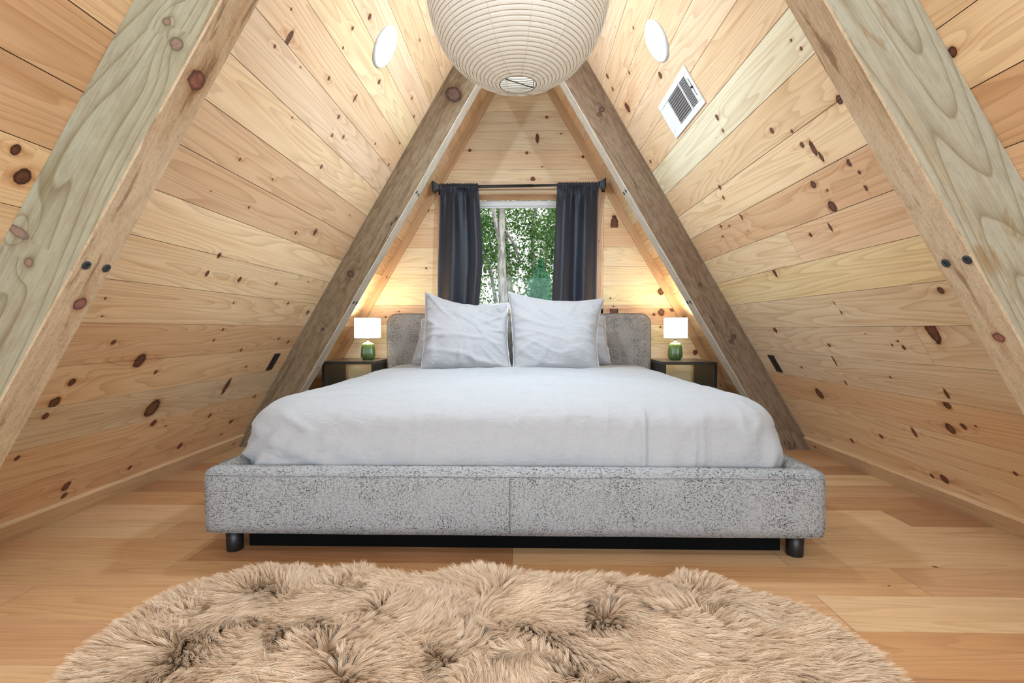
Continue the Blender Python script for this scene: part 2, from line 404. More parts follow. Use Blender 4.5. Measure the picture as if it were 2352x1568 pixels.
KL = [(2.262,2.539,.0117),(2.192,2.434,.0076),(2.627,2.414,.0113),(2.792,2.766,.006),(2.201,2.344,.0057),(1.809,2.253,.0047),(1.873,2.177,.0129,1),(1.828,2.114,.0063),(2.219,2.204,.0086),(2.449,2.122,.0095),(2.127,1.964,.0046),(2.481,2.033,.0086),(2.585,2.071,.0089),(2.539,1.878,.0099),(1.964,1.7,.0059),(2.223,1.698,.0054),(2.645,1.518,.0091),(2.837,1.566,.0172),(2.171,1.542,.0056),(2.153,1.298,.0112),(1.216,1.438,.0126),(1.262,1.379,.0207),(2.142,1.208,.0111),(2.39,1.206,.0124),(3.091,1.267,.0053),(1.703,1.053,.0044),(1.731,.983,.0037),(2.448,1.081,.0053),(2.989,1.111,.009),(3.321,1.061,.0143),(2.484,.928,.0075),(2.457,.868,.0064),(1.844,.874,.0096),(3.124,.861,.0081),(3.281,.834,.0113),(2.031,.781,.0281),(2.166,.714,.0094),(1.757,.711,.0137),(2.917,.676,.0076),(1.731,.632,.0194),(1.725,.577,.0119),(2.28,.509,.0413),(2.822,.555,.02,1),(2.35,.414,.0162),(2.822,.362,.0122),(3.245,.423,.0112),(3.118,.264,.0188),(3.082,.174,.008),(2.689,.195,.0163),(2.36,.162,.0102),(2.014,.185,.0191),(2.029,.133,.0123),(3.276,2.166,.0085),(3.255,2.318,.0084),(2.497,2.251,.0086,1),(2.949,2.183,.0076)]
KR = [(2.624,2.71,.0068),(2.63,2.435,.0159),(2.366,2.058,.0123),(2.377,1.994,.0082),(3.203,2.535,.0277),(3.228,2.775,.0139),(3.257,2.7,.0113),(3.32,2.19,.0115),(2.702,1.733,.0093),(2.681,1.79,.0116),(1.712,2.004,.0059),(1.732,2.049,.0045),(2.064,1.851,.0107),(1.96,1.801,.0068),(1.678,1.793,.0145),(1.949,1.737,.0101),(1.904,1.703,.012,1),(1.89,1.662,.0082,1),(1.78,1.596,.0123),(1.763,1.55,.0061),(1.775,1.492,.0092),(2.009,1.583,.0139),(1.954,1.54,.0051),(1.975,1.475,.0205),(2.645,1.599,.0137),(2.649,1.519,.0046),(2.05,1.4,.0071,1),(2.901,1.605,.01),(2.947,1.549,.0076),(2.809,1.586,.0073),(2.63,1.277,.0136,1),(1.711,1.079,.0118),(2.291,1.065,.0079),(2.291,1.018,.0099),(1.842,.933,.0254,1),(2.967,.924,.0154),(2.52,.838,.0087),(2.04,.875,.0053),(2.028,.846,.0088),(2.085,.856,.0054),(2.56,.619,.0111),(2.558,.748,.011,1),(2.913,.679,.0075),(2.208,.69,.0057),(1.945,.646,.0084,1),(2.886,.507,.0299),(1.976,.591,.0154),(2.029,.474,.021),(1.954,.5,.0118),(1.895,.514,.0049),(2.828,.213,.0122),(2.528,.315,.0109),(2.261,.401,.0098,1),(1.838,.33,.0079),(2.312,.16,.01),(2.24,.168,.0193),(1.288,1.723,.0122)]
KG = [(.218,2.621,.0113),(.137,2.441,.0150,1),(-.445,2.345,.0113),(.047,2.319,.0113),(.529,2.282,.0113),(.178,2.199,.0061),(.099,2.092,.0189),(-.826,1.332,.0076),(.675,1.891,.0076),(.699,1.515,.0061),(.769,1.069,.0061),(1.201,1.128,.0265),(1.206,.948,.0265),(1.143,.93,.0113),(1.299,.975,.0189),(1.2,.821,.0076),(1.499,.603,.0189),(.80,.968,.035,1),(.80,1.704,.03,1),(-1.068,.958,.0057),(-1.183,.909,.0076),(-.809,1.832,.0113)]

def slopeP(s):
    def P(u, v, h): return (s*(A - v*CS - h*SN), u, v*SN - h*CS)
    return P
def slope_wall(name, s, v_first, step, tones, knots, joints, seed):
    rnd = random.Random(seed); pl = Planks(); P = slopeP(s)
    top = A/CS
    vb = [0.0, v_first-step, v_first]
    while vb[-1]+step < top-0.02: vb.append(vb[-1]+step)
    vb.append(top)
    for i in range(len(vb)-1):
        v0, v1 = vb[i], vb[i+1]
        js = joints.get(i)
        if js is None:
            js = []; x = YR+rnd.uniform(0.6, 1.5)
            while x < 0.9: js.append(x); x += rnd.uniform(1.6, 2.6)
        ends = [YR]+sorted(js)+[YG]
        for j in range(len(ends)-1):
            vis = ends[j+1] > 1.35
            tn = TONES[tones[min(i, len(tones)-1)]] if j == len(ends)-2 or i not in joints else TONES[joints_tone.get((name, i), 'm')]
            pl.plank(P, ends[j]+(0.0012 if j else 0), ends[j+1], v0, v1, vary(rnd, tn), rnd.uniform(0, 40), knots, rnd=rnd, nrand=0.7)
    # backing sheet behind the boards
    e = (-9, 0, 0.0006, 0)
    pl.quad([P(YR-.15, -.1, -.006), P(YG+.35, -.1, -.006), P(YG+.35, top+.1, -.006), P(YR-.15, top+.1, -.006)], [(0, 0)]*4, 0, (.1, .06, .04), e, e, 1)
    pl.quad([P(YR-.15, -.1, -.08), P(YG+.35, -.1, -.08), P(YG+.35, top+.1, -.08), P(YR-.15, top+.1, -.08)], [(0, 0)]*4, 0, (.1, .06, .04), e, e, 1)
    return tag(pl.build(name, [M_PINE, M_GROOVE]), kind='structure')
joints_tone = {('wall_right', 5): 'g', ('wall_right', 9): 'l', ('wall_left', 1): 'm'}
#                                  0123456789...
slope_wall('wall_left', -1, 0.270, 0.1713, 'ddogodllloompmlpmmommlmpmm', KL, {6: [0.2, 3.23]}, 3)
slope_wall('wall_right', 1, 0.264, 0.1697, 'mmmogggylolmwmpmmpmlmmomlm', KR, {5: [-.8, 1.92], 8: [-1, .3, 2.35]}, 8)

# gable with the window
WX0, WX1, WZ0, WZ1 = -0.655, 0.63, 0.98, 2.0
def halfw(z): return (A - z/TN)
def gable(name, Y, sgn, hole, knots, seed, tones):
    rnd = random.Random(seed); pl = Planks(); e = (-9, 0, 0.0006, 0)
    P = lambda u, v, h: (u, Y - sgn*h, v)
    clip = lambda u, v: max(-halfw(v), min(halfw(v), u))
    step = 0.1663; z = 0.708-4*step-0.03; i = 0; rows = []
    apex = A*TN
    while z < apex-0.01:
        rows.append((max(z, 0), min(z+step, apex-0.002))); z += step
    x0, x1, z0, z1 = hole
    for (a, b) in rows:
        tn = vary(rnd, alb(TONES[tones[i % len(tones)]], .84, 1.07), 0.04); sd = rnd.uniform(0, 40); i += 1
        parts = []
        if b <= z0 or a >= z1: parts = [(a, b, -halfw(a), halfw(a))]
        else:
            if a < z0: parts.append((a, z0, -halfw(a), halfw(a)))
            if b > z1: parts.append((z1, b, -halfw(a), halfw(a)))
            m0, m1 = max(a, z0), min(b, z1)
            parts += [(m0, m1, -halfw(a), x0), (m0, m1, x1, halfw(a))]
        for (c, d, l, r) in parts:
            pl.plank(P, l, r, c, d, tn, sd, knots, clip=clip, rnd=rnd, nrand=0.25, gap=0.0008)
    # backing ring around the opening
    for (a, b, c, d) in ((-A-.1, x0, 0, apex), (x1, A+.1, 0, apex), (x0, x1, 0, z0), (x0, x1, z1, apex)):
        for off in (0.006, 0.10):
            q = [(a, c), (b, c), (b, d), (a, d)]
            pl.quad([(max(-A-.05, min(A+.05, x)), Y+sgn*off, zz) for x, zz in q], q, 0, (.1, .06, .04), e, e, 1)
    return tag(pl.build(name, [M_GABLE, M_GROOVE]), kind='structure')
gable('wall_back', YG, 1, (WX0, WX1, WZ0, WZ1), KG, 21, 'lyylyoyllomllmgg')
RX0, RX1, RZ0, RZ1 = -0.85, 0.85, 0.45, 1.75
gable('wall_front', YR, -1, (RX0, RX1, RZ0, RZ1), [], 22, 'mlomlmo')

# floor
fl = Planks(); rnd = random.Random(5); Pf = lambda u, v, h: (u, v, h)
y = 1.16-0.182*22; FT = [srgb(214, 170, 128), srgb(205, 158, 116), srgb(222, 184, 144), srgb(196, 148, 108), srgb(226, 190, 150), srgb(210, 166, 128), srgb(190, 142, 106)]; FT = [alb(c_, 1.0, 0.90) for c_ in FT]
fixed = {0: (-.99, .35), 1: (-1.5, .9, 1.9), 2: (-.78, 1.25), 3: (-1.15, -.02, .92), 4: (-1.4, 1.15), 5: (-.9, 1.6)}
row = -22
while y < YG:
    x = -A-0.02; cuts = [x]
    if row in fixed: cuts += [q for q in fixed[row]]
    else:
        x += rnd.uniform(0.3, 1.3)
        while x < A: cuts.append(x); x += rnd.uniform(0.7, 1.9)
    cuts.append(A+0.02)
    for j in range(len(cuts)-1):
        fl.plank(Pf, cuts[j]+.0006, cuts[j+1]-.0006, max(y, YR), min(y+0.182, YG), vary(rnd, rnd.choice(FT), .05), rnd.uniform(0, 40), [], gap=0.0005, drop=0.003, rnd=rnd, nrand=0.22)
    y += 0.182; row += 1
e_ = (-9, 0, .0006, 0)
for zz in (-0.003, -0.12): fl.quad([(-A-.1, YR-.15, zz), (A+.1, YR-.15, zz), (A+.1, YG+.35, zz), (-A-.1, YG+.35, zz)], [(0, 0)]*4, 0, (.1, .06, .04), e_, e_, 1)
tag(fl.build('floor', [M_FLOOR, M_GROOVE]), kind='structure')

# ---------------------------------------------------------------- beams
def beam(name, s, yf, th, tones, mats, knots_front, knots_inner, label, bolts, seed, inset=INS):
    """rough-sawn rafter against the slope: wide face to the camera, narrow face to the room"""
    rnd = random.Random(seed); pl = Planks()
    lo = lambda v: v/TN*1.0
    hi = lambda v: (A - v*SN)/CS
    clip = lambda u, v: max(lo(v)+0.0, min(hi(v), u))
    D = 0.0
    def PF(u, v, h): return (s*(A - u*CS - v*SN), yf - h, u*SN - v*CS)
    def PB(u, v, h): return (s*(A - u*CS - v*SN), yf + th + h, u*SN - v*CS)
    b = 0.004
    pl.plank(PF, 0, hi(0), b, inset-b, tones[0], rnd.uniform(0, 40), knots_front, clip=clip, gap=0, drop=0, mi=0, rnd=rnd, nrand=0.5)
    pl.plank(PB, 0, hi(0), b, inset-b, tones[0], rnd.uniform(0, 40), [], clip=clip, gap=0, drop=0, mi=0)
    def PI_(u, v, h): return (s*(A - u*CS - inset*SN), yf + v, u*SN - inset*CS)
    def PO(u, v, h): return (s*(A - u*CS + 0*SN), yf + v, u*SN)
    ci = lambda u, v: max(lo(inset), min(hi(inset), u))
    pl.plank(PI_, 0, hi(0), b, th-b, tones[1], rnd.uniform(0, 40), knots_inner, clip=ci, gap=0, drop=0, mi=1, rnd=rnd, nrand=0.5)
    sdc = rnd.uniform(0, 40)
    for (v0, w0, v1, w1) in ((inset-b, 0, inset, b), (inset, th-b, inset-b, th), (0, b, b, 0), (b, th, 0, th-b)):
        def PC(u, t, h, v0=v0, w0=w0, v1=v1, w1=w1):
            v = v0+(v1-v0)*t/b; w = w0+(w1-w0)*t/b
            uu = max(lo(v), min(hi(v), u)); return (s*(A - uu*CS - v*SN), yf + w, uu*SN - v*CS)
        pl.plank(PC, 0, hi(0), 0, b, tuple(x*0.92 for x in tones[1]), sdc, [], gap=0, drop=0, mi=1)
    o = tag(pl.build(name, mats), label, 'beam', kind='structure')
    for (sl, dy) in bolts:
        c = Vector(PI_(sl, dy, 0)); n = Vector((-s*SN, 0, -CS))
        v, f = lathe([(0.012, -0.004), (0.0125, 0.0015), (0.011, 0.003), (0.006, 0.0035), (0.005, 0.001)], 24)
        me_o = from_py('bolt', v, f, M_BOLT, o)
        me_o.location = c; me_o.rotation_euler = n.to_track_quat('Z', 'Y').to_euler()
    return o
GRN = srgb(164, 163, 142); TAN = srgb(212, 192, 162); GRY = srgb(142, 124, 100); PAL = srgb(214, 208, 196); GRY2 = srgb(138, 117, 97)
# front-face knots given as (slope distance, inset, radius)
beam('timber_beam', -1, YN, TNB, (GRN, TAN), [M_BEAM_GREEN, M_BEAM_TAN], [(1.905, .105, .010), (1.868, .155, .017), (1.185, .09, .012), (1.24, .03, .013, 1)], [(1.819, .055, .027), (1.13, .075, .018)],
     'greenish near timber rafter facing the slope without the air vent', [(1.246, .03), (1.246, .0947)], 1)
beam('timber_beam', 1, YN, TNB, (srgb(166, 164, 146), srgb(208, 190, 162)), [M_BEAM_GREEN, M_BEAM_TAN], [], [(1.023, .053, .014)],
     'grey-green near timber rafter with arched grain on the air vent side', [(1.252, .0163), (1.252, .0807)], 2)
beam('timber_beam', -1, YF, TFB, (GRY, PAL), [M_BEAM_FAR, M_BEAM_PALE], [(1.42, .10, .020), (2.80, .10, .05), (1.0, .12, .01)], [], 'brown far rafter behind the bedside lamp, with a large swirled knot at its top', [(1.26, .03), (1.26, .09), (2.12, .03), (2.12, .09)], 3)
beam('timber_beam', 1, YF, TFB, (GRY2, PAL), [M_BEAM_FAR, M_BEAM_PALE], [(2.66, .08, .016), (2.64, .11, .013), (.92, .08, .014), (.90, .11, .012), (1.33, .10, .011)], [], 'brown far rafter on the air vent side, split along its length', [(1.26, .03), (1.26, .09), (2.12, .03), (2.12, .09)], 4)

# ---------------------------------------------------------------- skirting along the slopes, trim on the gable
def board(name, corner, eu, ev, en, L, Wd, T, tone, mat, seed, knots=(), kind='structure', parent=None, clipu=None):
    """single board: u along, v across, thickness T towards en"""
    pl = Planks(); rnd = random.Random(seed); C = Vector(corner); eu, ev, en = Vector(eu), Vector(ev), Vector(en)
    sd = rnd.uniform(0, 40); e = (-9, 0, .0006, 0)
    P = lambda u, v, h: tuple(C+eu*(clipu(u, v, T+h) if clipu else u)+ev*v+en*(T+h))
    pl.plank(P, 0, L, 0, Wd, tone, sd, list(knots), gap=0, drop=0, rnd=rnd, nrand=1.0)
    def side(c0, c1):
        Q = lambda u, t, h: tuple(C+eu*(clipu(u, c0[0]+(c1[0]-c0[0])*t/T, c0[1]+(c1[1]-c0[1])*t/T) if clipu else u)+ev*(c0[0]+(c1[0]-c0[0])*t/T)+en*(c0[1]+(c1[1]-c0[1])*t/T))
        pl.plank(Q, 0, L, 0, T, tone, sd+1, [], gap=0, drop=0)
    side((Wd, T), (Wd, 0)); side((0, 0), (0, T)); side((0, 0), (Wd, 0))
    for u in (0, L):
        pl.quad([C+eu*u, C+eu*u+ev*Wd, C+eu*u+ev*Wd+en*T, C+eu*u+en*T], [(0, 0), (0, Wd), (T, Wd), (T, 0)], sd, tone, e, e)
    o = pl.build(name, [mat], parent)
    if kind: o['kind'] = kind
    return o
for s, nm in ((-1, 'baseboard_left'), (1, 'baseboard_right')):
    nn = Vector((-s*SN, 0, -CS)); ev = Vector((-s*CS, 0, SN))
    T = 0.019; base = Vector((s*A, 0, 0))+ev*(T/TN)
    ys = [(YR, YN), (YN+TNB, YF)]
    for i, (a, b) in enumerate(ys):
        c = base.copy(); c.y = a
        board(nm if i == 0 else nm+'_far', c, (0, 1, 0), ev, nn, b-a, 0.092, T, alb(srgb(206, 172, 134)), M_TRIM, 30+i)
k = 0
for s in (-1, 1):
    nn = Vector((0, -1, 0)); ev = Vector((-s*SN, 0, -CS)); eu = Vector((-s*CS, 0, SN)); k += 1
    Wt = 0.062; Lt = A/CS
    board('trim_%d' % k, (s*A, YG, 0), eu, ev, nn, Lt, Wt, 0.018, alb(srgb(206, 170, 132)), M_TRIM, 40+k,
          clipu=lambda u, v, h: max(v/TN, min((A-v*SN)/CS, u)))
# window casing
k = 3
for (x0, x1, z0, z1) in ((WX0-.072, WX0, WZ0-.07, WZ1+.075), (WX1, WX1+.072, WZ0-.07, WZ1+.075)):
    board('trim_%d' % k, (x0, YG, z0), (0, 0, 1), (1, 0, 0), (0, -1, 0), z1-z0, x1-x0, 0.014, alb(srgb(226, 192, 160)), M_TRIM, 50+k); k += 1
board('trim_%d' % k, (WX0, YG, WZ1), (1, 0, 0), (0, 0, 1), (0, -1, 0), WX1-WX0, 0.075, 0.014, alb(srgb(228, 196, 164)), M_TRIM, 57); k += 1
board('trim_%d' % k, (WX0-.072, YG, WZ0-.09), (1, 0, 0), (0, 0, 1), (0, -1, 0), WX1-WX0+.144, 0.09, 0.014, alb(srgb(226, 192, 160)), M_TRIM, 58); k += 1
# reveal
RD = 0.26
def reveal(name, pts, tone):
    pl = Planks(); e = (-9, 0, .0006, 0)
    for q in pts:
        c, a, b = [Vector(x) for x in q]
        L = a.length; Wd = b.length
        pl.plank(lambda u, v, h: tuple(c+a.normalized()*u+b.normalized()*v), 0, L, 0, Wd, tone, 3.3, [], gap=0, drop=0)
    return tag(pl.build(name, [M_TRIM]), kind='structure')
reveal('trim_8', [((WX0, YG-.014, WZ1), (WX1-WX0, 0, 0), (0, RD, 0)), ((WX0, YG-.014, WZ0), (WX1-WX0, 0, 0), (0, RD, 0)),
                  ((WX0, YG-.014, WZ0), (0, 0, WZ1-WZ0), (0, RD, 0)), ((WX1, YG-.014, WZ0), (0, 0, WZ1-WZ0), (0, RD, 0))], alb(srgb(226, 194, 160)))

def window(name, x0, x1, z0, z1, y, sgn, w=0.06):
    bm = bmesh.new()
    T = 0.05
    for (a, b, c, d) in ((x0, x1, z1-w, z1), (x0, x1, z0, z0+w), (x0, x0+w, z0+w, z1-w), (x1-w, x1, z0+w, z1-w)):
        box_bm(bm, a, b, y, y+sgn*T, c, d, 0.003) if sgn > 0 else box_bm(bm, a, b, y-T, y, c, d, 0.003)
    for (a, b, c, d) in ((x0+w, x1-w, z1-w-.012, z1-w), (x0+w, x1-w, z0+w, z0+w+.012), (x0+w, x0+w+.022, z0+w, z1-w), (x1-w-.022, x1-w, z0+w, z1-w)):
        yy = sorted((y+sgn*.018, y+sgn*.045)); box_bm(bm, a, b, yy[0], yy[1], c, d, 0.002)
    fo = tag(from_bm(name, bm, M_WHITE), kind='structure')
    yy = y+sgn*0.03
    from_py('pane', [(x0+w, yy, z0+w), (x1-w, yy, z0+w), (x1-w, yy, z1-w), (x0+w, yy, z1-w)], [(0, 1, 2, 3)], M_GLASS, fo)
    return fo
board('trim_9', (WX0, YG+.20, WZ1-.036), (1, 0, 0), (0, 0, 1), (0, -1, 0), WX1-WX0, 0.036, 0.014, alb(srgb(226, 194, 160)), M_TRIM, 61)
window('window_1', WX0, WX1, WZ0, WZ1-.036, YG+RD-.05, 1, .046)
window('window_added_rear', RX0, RX1, RZ0, RZ1, YR, -1)  # unseen window, added to go with the rear fill light

# ---------------------------------------------------------------- recessed lights, vent, outlets
def slope_frame(s, y, sl, lift=0.0):
    """matrix: local x = along the room, local y = up the slope, local z = into the room"""
    ex = Vector((0, 1, 0)); ey = Vector((-s*CS, 0, SN)); ez = Vector((-s*SN, 0, -CS))
    if ex.cross(ey).dot(ez) < 0: ex = -ex
    mm = Matrix((ex, ey, ez)).transposed().to_4x4(); mm.translation = Vector((s*A, y, 0))+ey*sl+ez*lift
    return mm
LBL = ['round recessed light on the slope opposite the air vent', 'round recessed light just above the white air vent']
for i, (s, y, sl) in enumerate(LIGHTS):
    root = empty('recessed_light', (0, 0, 0)); root.matrix_world = slope_frame(s, y, sl)
    tag(root, LBL[i] if i < 2 else 'added round fill light recessed in the slope, out of view', 'ceiling light', 'recessed lights' if i < 2 else 'added recessed fill lights')
    v, f = lathe([(0.100, 0.0), (0.101, 0.004), (0.096, 0.010), (0.088, 0.012), (0.084, 0.009)], 64, caps=False)
    from_py('trim_ring', v, f, M_RING, root, True)
    v, f = lathe([(0.085, 0.008), (0.083, 0.0105), (0.070, 0.012), (0.04, 0.013), (0.003, 0.0133)], 64)
    from_py('lens', v, f, M_LENS, root, True)
    d = bpy.data.lights.new('recessed_glow', 'AREA'); d.shape = 'DISK'; d.size = 0.16; d.energy = P_RECESSED[i]; d.color = (0.74, 0.955, 1.15)
    lo_ = bpy.data.objects.new('recessed_glow', d); COL.objects.link(lo_)
    lo_.matrix_world = slope_frame(s, y, sl, 0.02) @ Matrix.Rotation(PI, 4, 'X')

def vent():
    root = empty('air_vent', (0, 0, 0)); mm = slope_frame(1, 2.60, 2.247); root.matrix_world = mm
    sx = 1 if (mm.to_3x3() @ Vector((1, 0, 0))).y > 0 else -1       # local x sign pointing away from the camera
    tag(root, 'white metal register with dark louvres on the pine slope', 'air vent')
    hx, hy = 0.222, 0.101
    bm = bmesh.new()
    # frame plate with three cut-outs (built from strips)
    ax = [(-.175, -.098), (-.088, .088), (.098, .175)]              # along the room, from the camera outwards
    wy = 0.070
    xs = [-hx, ax[0][0], ax[0][1], ax[1][0], ax[1][1], ax[2][0], ax[2][1], hx]
    def bx(x0, x1, y0, y1, z0=0.0, z1=0.007, bev=0.0015):
        a, b = sorted((sx*x0, sx*x1)); box_bm(bm, a, b, y0, y1, z0, z1, bev, 1)
    bx(-hx, hx, wy, hy); bx(-hx, hx, -hy, -wy)
    for i in (0, 2, 4, 6): bx(xs[i], xs[i+1], -wy, wy)
    from_bm('frame', bm, M_VENT, root)
    bm = bmesh.new(); box_bm(bm, -hx+.02, hx-.02, -hy+.02, hy-.02, 0.0002, 0.0012); from_bm('duct_opening', bm, M_VENTG, root)
    def slats(x0, x1, n, along_y, tilt, w, mat=M_VENT):
        bm = bmesh.new()
        for k in range(n):
            t = (k+.5)/n
            if along_y:   # slat runs up the slope, stacked along the room
                c = Vector((sx*(x0+(x1-x0)*t), 0, 0.0035)); sz = (w, 2*wy, .0012); ax_ = 'Y'
            else:
                c = Vector((sx*(x0+x1)/2, -wy+2*wy*t, 0.0035)); sz = (abs(x1-x0), w, .0012); ax_ = 'X'
            r = bmesh.ops.create_cube(bm, size=1.0)
            bmesh.ops.transform(bm, verts=r['verts'], matrix=Matrix.Translation(c) @ Matrix.Rotation(tilt, 4, ax_) @ Matrix.Diagonal((*sz, 1)))
        return from_bm('louvre', bm, mat, root)
    slats(ax[0][0], ax[0][1], 6, True, sx*0.95, 0.0075)
    slats(ax[1][0], ax[1][1], 11, False, 0.95, 0.0080)
    slats(ax[2][0], ax[2][1], 8, True, -sx*0.25, 0.0105)
    bm = bmesh.new(); a, b = sorted((sx*-.202, sx*-.192)); box_bm(bm, a, b, -.004, .004, .006, .016, .001, 1); box_bm(bm, min(sx*-.199, sx*-.195), max(sx*-.199, sx*-.195), -.045, .045, .0066, .0078)
    from_bm('damper_lever', bm, M_VENTG, root)
vent()
def outlet(s, y, sl, label):
    root = empty('wall_outlet', (0, 0, 0)); root.matrix_world = slope_frame(s, y, sl)
    tag(root, label, 'outlet')
    bm = bmesh.new(); box_bm(bm, -.036, .036, -.061, .061, 0, .006, .002, 2); from_bm('cover_plate', bm, M_BLACK, root)
    bm = bmesh.new(); box_bm(bm, -.0165, .0165, -.033, .033, .006, .0085, .0012, 1)
    for k in (-1, 1):
        for dx in (-.006, .006): box_bm(bm, dx-.0012, dx+.0012, k*.018-.004, k*.018+.004, .0085, .0088)
    from_bm('socket', bm, M_BLACKW, root)
outlet(-1, 3.222, 0.689, 'black outlet plate on the pine slope opposite the air vent')
outlet(1, 3.209, 0.682, 'black outlet plate low on the pine slope with the air vent')

# ---------------------------------------------------------------- bed
BX0, BX1, BY0, BY1 = -1.109, 1.059, 1.725, 4.10
BC = (BX0+BX1)/2
bed = tag(empty('bed', (BC, (BY0+BY1)/2, 0)), 'wide platform bed upholstered in speckled grey fabric on black legs', 'bed')
def bedpart(o): o.parent = bed; o.matrix_parent_inverse = Matrix.Translation((-BC, -(BY0+BY1)/2, 0)); return o
def soft_box(name, b, r, mat, noise_amp=0.0, cuts=0):
    bm = bmesh.new(); box_bm(bm, *b, bev=r, seg=5)
    o = from_bm(name, bm, mat, None, True)
    return o
def rail(name, pts_box, r=0.028, puff=0.006):
    """padded rail: dense rounded box with slight cushioning"""
    x0, x1, y0, y1, z0, z1 = pts_box
    c = Vector(((x0+x1)/2, (y0+y1)/2, (z0+z1)/2)); h = Vector(((x1-x0)/2, (y1-y0)/2, (z1-z0)/2))
    bm = bmesh.new(); bmesh.ops.create_cube(bm, size=2.0)
    n = [max(2, int(2*h[i]/0.035)) for i in range(3)]
    for i in range(3):
        for kk in range(1, n[i]):
            d = -1+2*kk/n[i]; no = Vector((0, 0, 0)); no[i] = 1; co = Vector((0, 0, 0)); co[i] = d
            bmesh.ops.bisect_plane(bm, geom=bm.verts[:]+bm.edges[:]+bm.faces[:], plane_co=co, plane_no=no)
    for rr in (0.985, 0.95):
        pass
    for v in bm.verts:
        p = Vector((v.co.x*h.x, v.co.y*h.y, v.co.z*h.z))
        q = Vector([max(-(h[i]-r), min(h[i]-r, p[i])) for i in range(3)])
        d = p-q
        if d.length > 1e-6: p = q+d.normalized()*r if max(abs(d.x), abs(d.y), abs(d.z)) >= r-1e-5 else p
        w = mn.noise((p+c)*3.0)*0.003
        k = (1-abs(v.co.x)**4)*(1-abs(v.co.z)**4)
        if abs(abs(v.co.y)-1) < 1e-3: p.y += math.copysign(1, v.co.y)*(puff*k+w)
        v.co = p+c
    return from_bm(name, bm, mat_b, None, True)
mat_b = M_BOUCLE
RT = 0.092; ZB, ZT = 0.078, 0.318
bedpart(rail('footboard', (BX0, BX1, BY0, BY0+RT, ZB, ZT)))
for x0, x1 in ((BX0, BX0+RT), (BX1-RT, BX1)):
    bedpart(rail('side_rail', (x0, x1, BY0+RT-.03, BY1, ZB, ZT), puff=0.003))
# piping and centre seam on the footboard
zt = ZT-0.022
pv = [(BX0+.006, BY0+.16, zt+.012), (BX0+.004, BY0+.05, zt+.006), (BX0+.012, BY0+.012, zt)]+[(BX0+.03+(BX1-BX0-.06)*i/40, BY0-.0035+.002*math.sin(i), zt+.001*math.sin(i*1.7)) for i in range(41)]+[(BX1-.012, BY0+.012, zt), (BX1-.004, BY0+.05, zt+.006), (BX1-.006, BY0+.16, zt+.012)]
v, f = tube(pv, 0.0032, 8); bedpart(from_py('piping', v, f, M_BOUCLE, None, True))
v, f = tube([(BC-.003, BY0-.0085, zt-.004), (BC-.003, BY0-.0095, .2), (BC-.003, BY0-.0065, ZB+.02)], 0.0012, 6); bedpart(from_py('seam', v, f, M_PIPE, None, True))
# legs
for (x, yv) in ((BX0+.075, BY0+.075), (BX1-.075, BY0+.075), (BX0+.075, BY1-.1), (BX1-.075, BY1-.1)):
    v, f = lathe([(0.026, 0), (0.028, .002), (0.030, .085)], 32)
    o = from_py('leg', v, f, M_BLACK, None, True, (x, yv, 0)); bedpart(o)
o = box('slat_base', (BX0+.06, BX1-.06, BY0+.10, BY1-.05, .062, .10), M_BLACK); bedpart(o)
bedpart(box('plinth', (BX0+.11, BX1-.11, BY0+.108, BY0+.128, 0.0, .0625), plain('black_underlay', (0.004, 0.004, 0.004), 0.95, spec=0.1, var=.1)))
# two central support runners below
for yv in (BY0+.55, 3.3):
    bedpart(box('support_beam', (BX0+.12, BX1-.12, yv, yv+.05, .0, .062), M_BLACK))
# headboard
def headboard():
    x0, x1, z0, z1, y0, y1 = BX0+.009, BX1-.009, .12, .928, 4.10, 4.215
    R = 0.085
    out = []
    for (cx, cz, a0) in ((x1-R, z1-R, 0), (x0+R, z1-R, 90)):
        for k in range(13):
            a = math.radians(a0+90*k/12); out.append((cx+R*math.cos(a), cz+R*math.sin(a)))
    out += [(x0, z0), (x1, z0)]
    # shrinkable outline
    cx, cz = (x0+x1)/2, (z0+z1)/2
    def ring(d, y):
        r2 = []
        for (x, z) in out:
            r2.append((x-math.copysign(min(d, abs(x-cx)), x-cx), y, z-d if z > cz else z+d))
        return r2
    ds = [(0.010, y1), (0, y1-.02), (0, y0+.022), (0.004, y0+.010), (0.013, y0+.002), (0.022, y0-.001), (0.034, y0-.0035), (0.05, y0-.0055), (.08, y0-.0075), (.12, y0-.009), (.18, y0-.0098), (.26, y0-.010)]
    V, Fc = [], []
    n = len(out)
    for d, y in ds: V += ring(d, y)
    for i in range(len(ds)-1):
        for k_ in range(n): Fc.append((i*n+k_, i*n+(k_+1) % n, (i+1)*n+(k_+1) % n, (i+1)*n+k_))
    Fc.append(tuple(range(n))); Fc.append(tuple((len(ds)-1)*n+k_ for k_ in range(n))[::-1])
    bm = bmesh.new(); vv = [bm.verts.new(p) for p in V]
    for q in Fc: bm.faces.new([vv[k_] for k_ in q])
    hb = bedpart(from_bm('headboard', bm, M_HEAD, None, True))
    hb.data.polygons.foreach_set('use_smooth', [True]*len(hb.data.polygons))
    pp = [(p[0], y0+.016, p[2]) for p in ring(-0.0008, 0)][:-2]
    pp = [(pp[0][0], y0+.016, .12)]+pp+[(pp[-1][0], y0+.016, .12)]
    v, f = tube(pp, 0.0035, 8); po = from_py('piping', v, f, M_PIPE, hb, True)
headboard()

